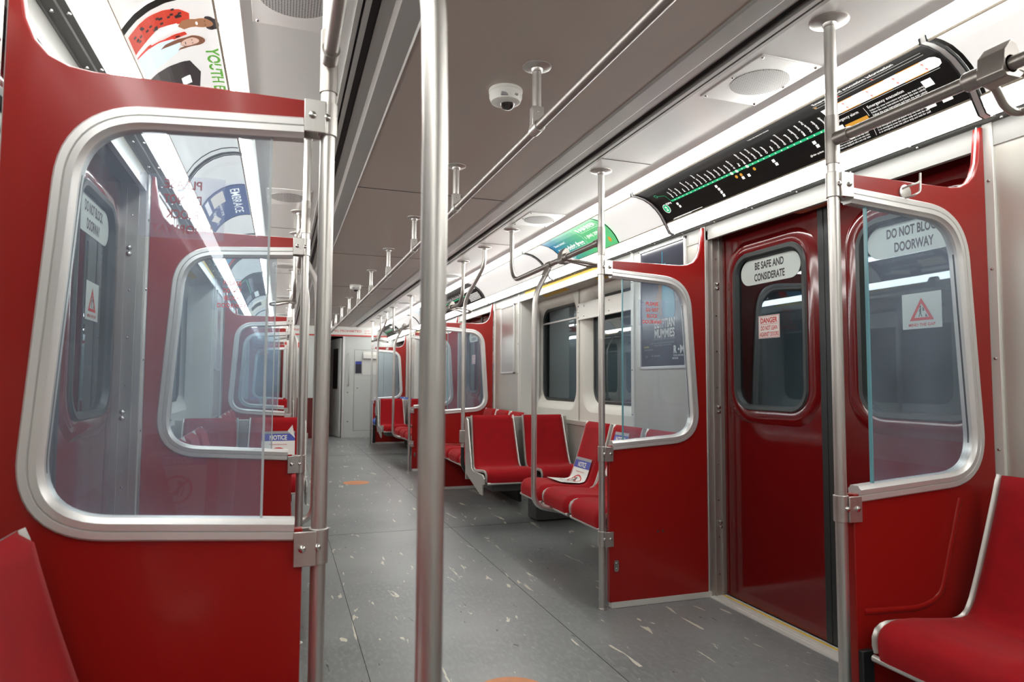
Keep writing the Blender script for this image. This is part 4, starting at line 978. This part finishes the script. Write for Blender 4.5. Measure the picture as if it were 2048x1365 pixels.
mb=MB(); blob(mb,[(.10,.165),(.10,.20),(.135,.20),(.14,.165),(.12,.15)],.0018); sdisc(mb,fig,.118,.218,.021,.030,.002); mb.build('brown_face',CSKIN,t,closed=False,smooth=0)
mb=MB(); sdisc(mb,fig,.118,.247,.026,.018,.0018); sdisc(mb,fig,.097,.238,.010,.012,.0018); sdisc(mb,fig,.139,.238,.010,.012,.0018)
for u in (.109,.127): sdisc(mb,fig,u,.226,.0028,.0018,.003,8)
mb.build('black_hair',CGRY,t,closed=False,smooth=0)
mb=MB(); sdisc(mb,fig,.118,.203,.008,.0032,.003,10); blob(mb,[(.105,.15),(.135,.15),(.13,.0),(.115,0)],.0017); mb.build('white_shirt',CWHT,t,closed=False,smooth=0)
mb=MB(); blob(mb,[(.135,.0),(.15,.08),(.165,.125),(.19,.145),(.235,.13),(.25,.08),(.245,.0)],.0024); mb.build('denim_shirt',CSHIRT,t,closed=False,smooth=0)
mb=MB(); sdisc(mb,fig,.200,.180,.026,.036,.0026); blob(mb,[(.176,.18),(.172,.10),(.182,.08),(.192,.13),(.19,.18)],.0030); blob(mb,[(.224,.18),(.226,.13),(.218,.14),(.212,.18)],.0030); mb.build('long_hair',CHAIR,t,closed=False,smooth=0)
mb=MB(); sdisc(mb,fig,.200,.172,.018,.027,.0032); mb.build('pale_face',CSKIN2,t,closed=False,smooth=0)
mb=MB()
for u in (.193,.208): sdisc(mb,fig,u,.178,.0026,.0016,.0038,8)
sline(mb,fig,.194,.158,.207,.158,.002,.0038); spoly(mb,sf,[(.355,.02),(.43,.0),(.60,.0),(.72,.04),(.72,.17),(.50,.20),(.40,.175)],.0014); mb.build('dark_panel',CGRY,t,closed=False,smooth=0)
mb=MB(); stext(mb,sf,'YOUTH EMPLOYMENT',.33,.232,.038,align='l',width=.78,bold=.03); stext(mb,sf,'CALL',.415,.135,.024,align='l',bold=.03); stext(mb,sf,'AND SAY',.41,.098,.024,align='l',bold=.03); stext(mb,sf,'I WANT IN',.40,.06,.024,align='l',bold=.03); mb.build('green_lettering',mat('backlit_leaf_green',(.12,.42,.05),.4,emit=.25),t,closed=False,smooth=0)
mb=MB(); srect(mb,sf,.50,.56,.130,.163,.0022); mb.build('white_tag',CWHT,t,closed=False,smooth=0)
# further left cards
t,sf,w=card(-1,3.90,4.62,'blue_advertising_card','blue advertising card with white lettering on the left side, seen through the glass',CBLU)
mb=MB(); stext(mb,sf,'EMBRACE',.36,.19,.05,width=.55); srect(mb,sf,.04,.30,.02,.05,.002); stext(mb,sf,'register now',.4,.10,.03,width=.3); stext(mb,sf,'learn more',.5,.05,.03,width=.3); mb.build('card_lettering',CWHT,t,closed=False,smooth=0)
mb=MB(); srect(mb,sf,.05,.28,.07,.15,.002); spoly(mb,sf,[(.42,.02),(.60,.06),(.58,.09),(.40,.06)],.002); mb.build('cream_blocks',CCREAM,t,closed=False,smooth=0)
t,sf,w=card(-1,5.30,6.10,'striped_advertising_card','green, blue and red banded advertising card on the left side before the middle doorway',CGRY)
mb=MB(); srect(mb,sf,.3,.5,.0,.27,.002,1,8); mb.build('blue_band',mat('backlit_sky',(.15,.40,.6),.4,emit=.3),t,closed=False); mb=MB(); srect(mb,sf,.52,.62,.0,.27,.002,1,8); mb.build('red_band',CRED,t,closed=False)
def mapcard(s,ya,yb,label):
    t,sf,w=card(s,ya,yb,'route_map_card',label,CBLK,'map card',False)
    mb=MB(); srect(mb,sf,.15,w*.68,.106,.118,.002); sdisc(mb,sf,.075,.08,.027,lift=.002); mb.build('green_line',CGRN,t,closed=False,smooth=0)
    mb=MB(); 
    for i in range(30): u=.17+(w*.68-.17)*i/30; srect(mb,sf,u,u+.008,.127,.127+.02+.03*((i*7)%5)/4,.002)
    srect(mb,sf,w*.72,w-.03,.15,.20,.002); 
    for k in range(6): srect(mb,sf,w*.72,w-.08,.02+.015*k,.026+.015*k,.002)
    mb.build('map_lettering',CWHT,t,closed=False,smooth=0)
mapcard(-1,7.12,8.94,'black route map card above the left middle doorway, seen through the glass')
mapcard(1,7.12,8.94,'black route map card above the right middle doorway')
mapcard(1,12.70,14.25,'dark map card above the right farthest doorway')
mapcard(-1,12.70,14.25,'dark map card above the left farthest doorway')
t,sf,w=card(1,9.3,10.3,'pale_advertising_card','pale blue advertising card with red marks over the right windows in the distance',CSHIRT)
mb=MB(); 
for k in range(6): sline(mb,sf,.15+.12*k,.18,.22+.12*k,.22-.02*(k%2),.012,.002)
mb.build('red_marks',CRED,t,closed=False,smooth=0)
t,sf,w=card(-1,9.5,10.4,'cream_advertising_card','cream and dark advertising card over the left windows in the distance',CCREAM)
mb=MB(); srect(mb,sf,.1,.5,.04,.2,.002,1,6); mb.build('dark_block',CGRY,t,closed=False)

# amber door lamp above the nearest right doors
for vi,(a,b) in enumerate(VEST[1:3]):
    for s in (1,-1):
        ym=(a+b)/2; org=(1.43*s,ym,1.985); t=thing('door_warning_lamp',f'flat amber warning lamp under the door header over the {SIDE[s]} {["nearest","middle"][vi]} doorway','lamp',org)
        mb=MB(); mb.prism(rrect(1.455,ym+.05,.035,.10,.03),'z',1.972,1.996); mb.build('amber_cover',AMBER,t,org,s,bevel=.006)

# floor stickers
for y,l in ((2.43,'worn orange round floor sticker at the bottom edge of the picture'),(7.93,'worn orange round floor sticker in the aisle before the middle doorway')):
    org=(0,y,0); t=thing('floor_sticker',l,'floor sticker',org)
    mb=MB(); mb.lathe([(.15,.0005),(.149,.0016)],(0,y,0),seg=40); mb.build('round_sheet',ORANGE,t,org,smooth=0)
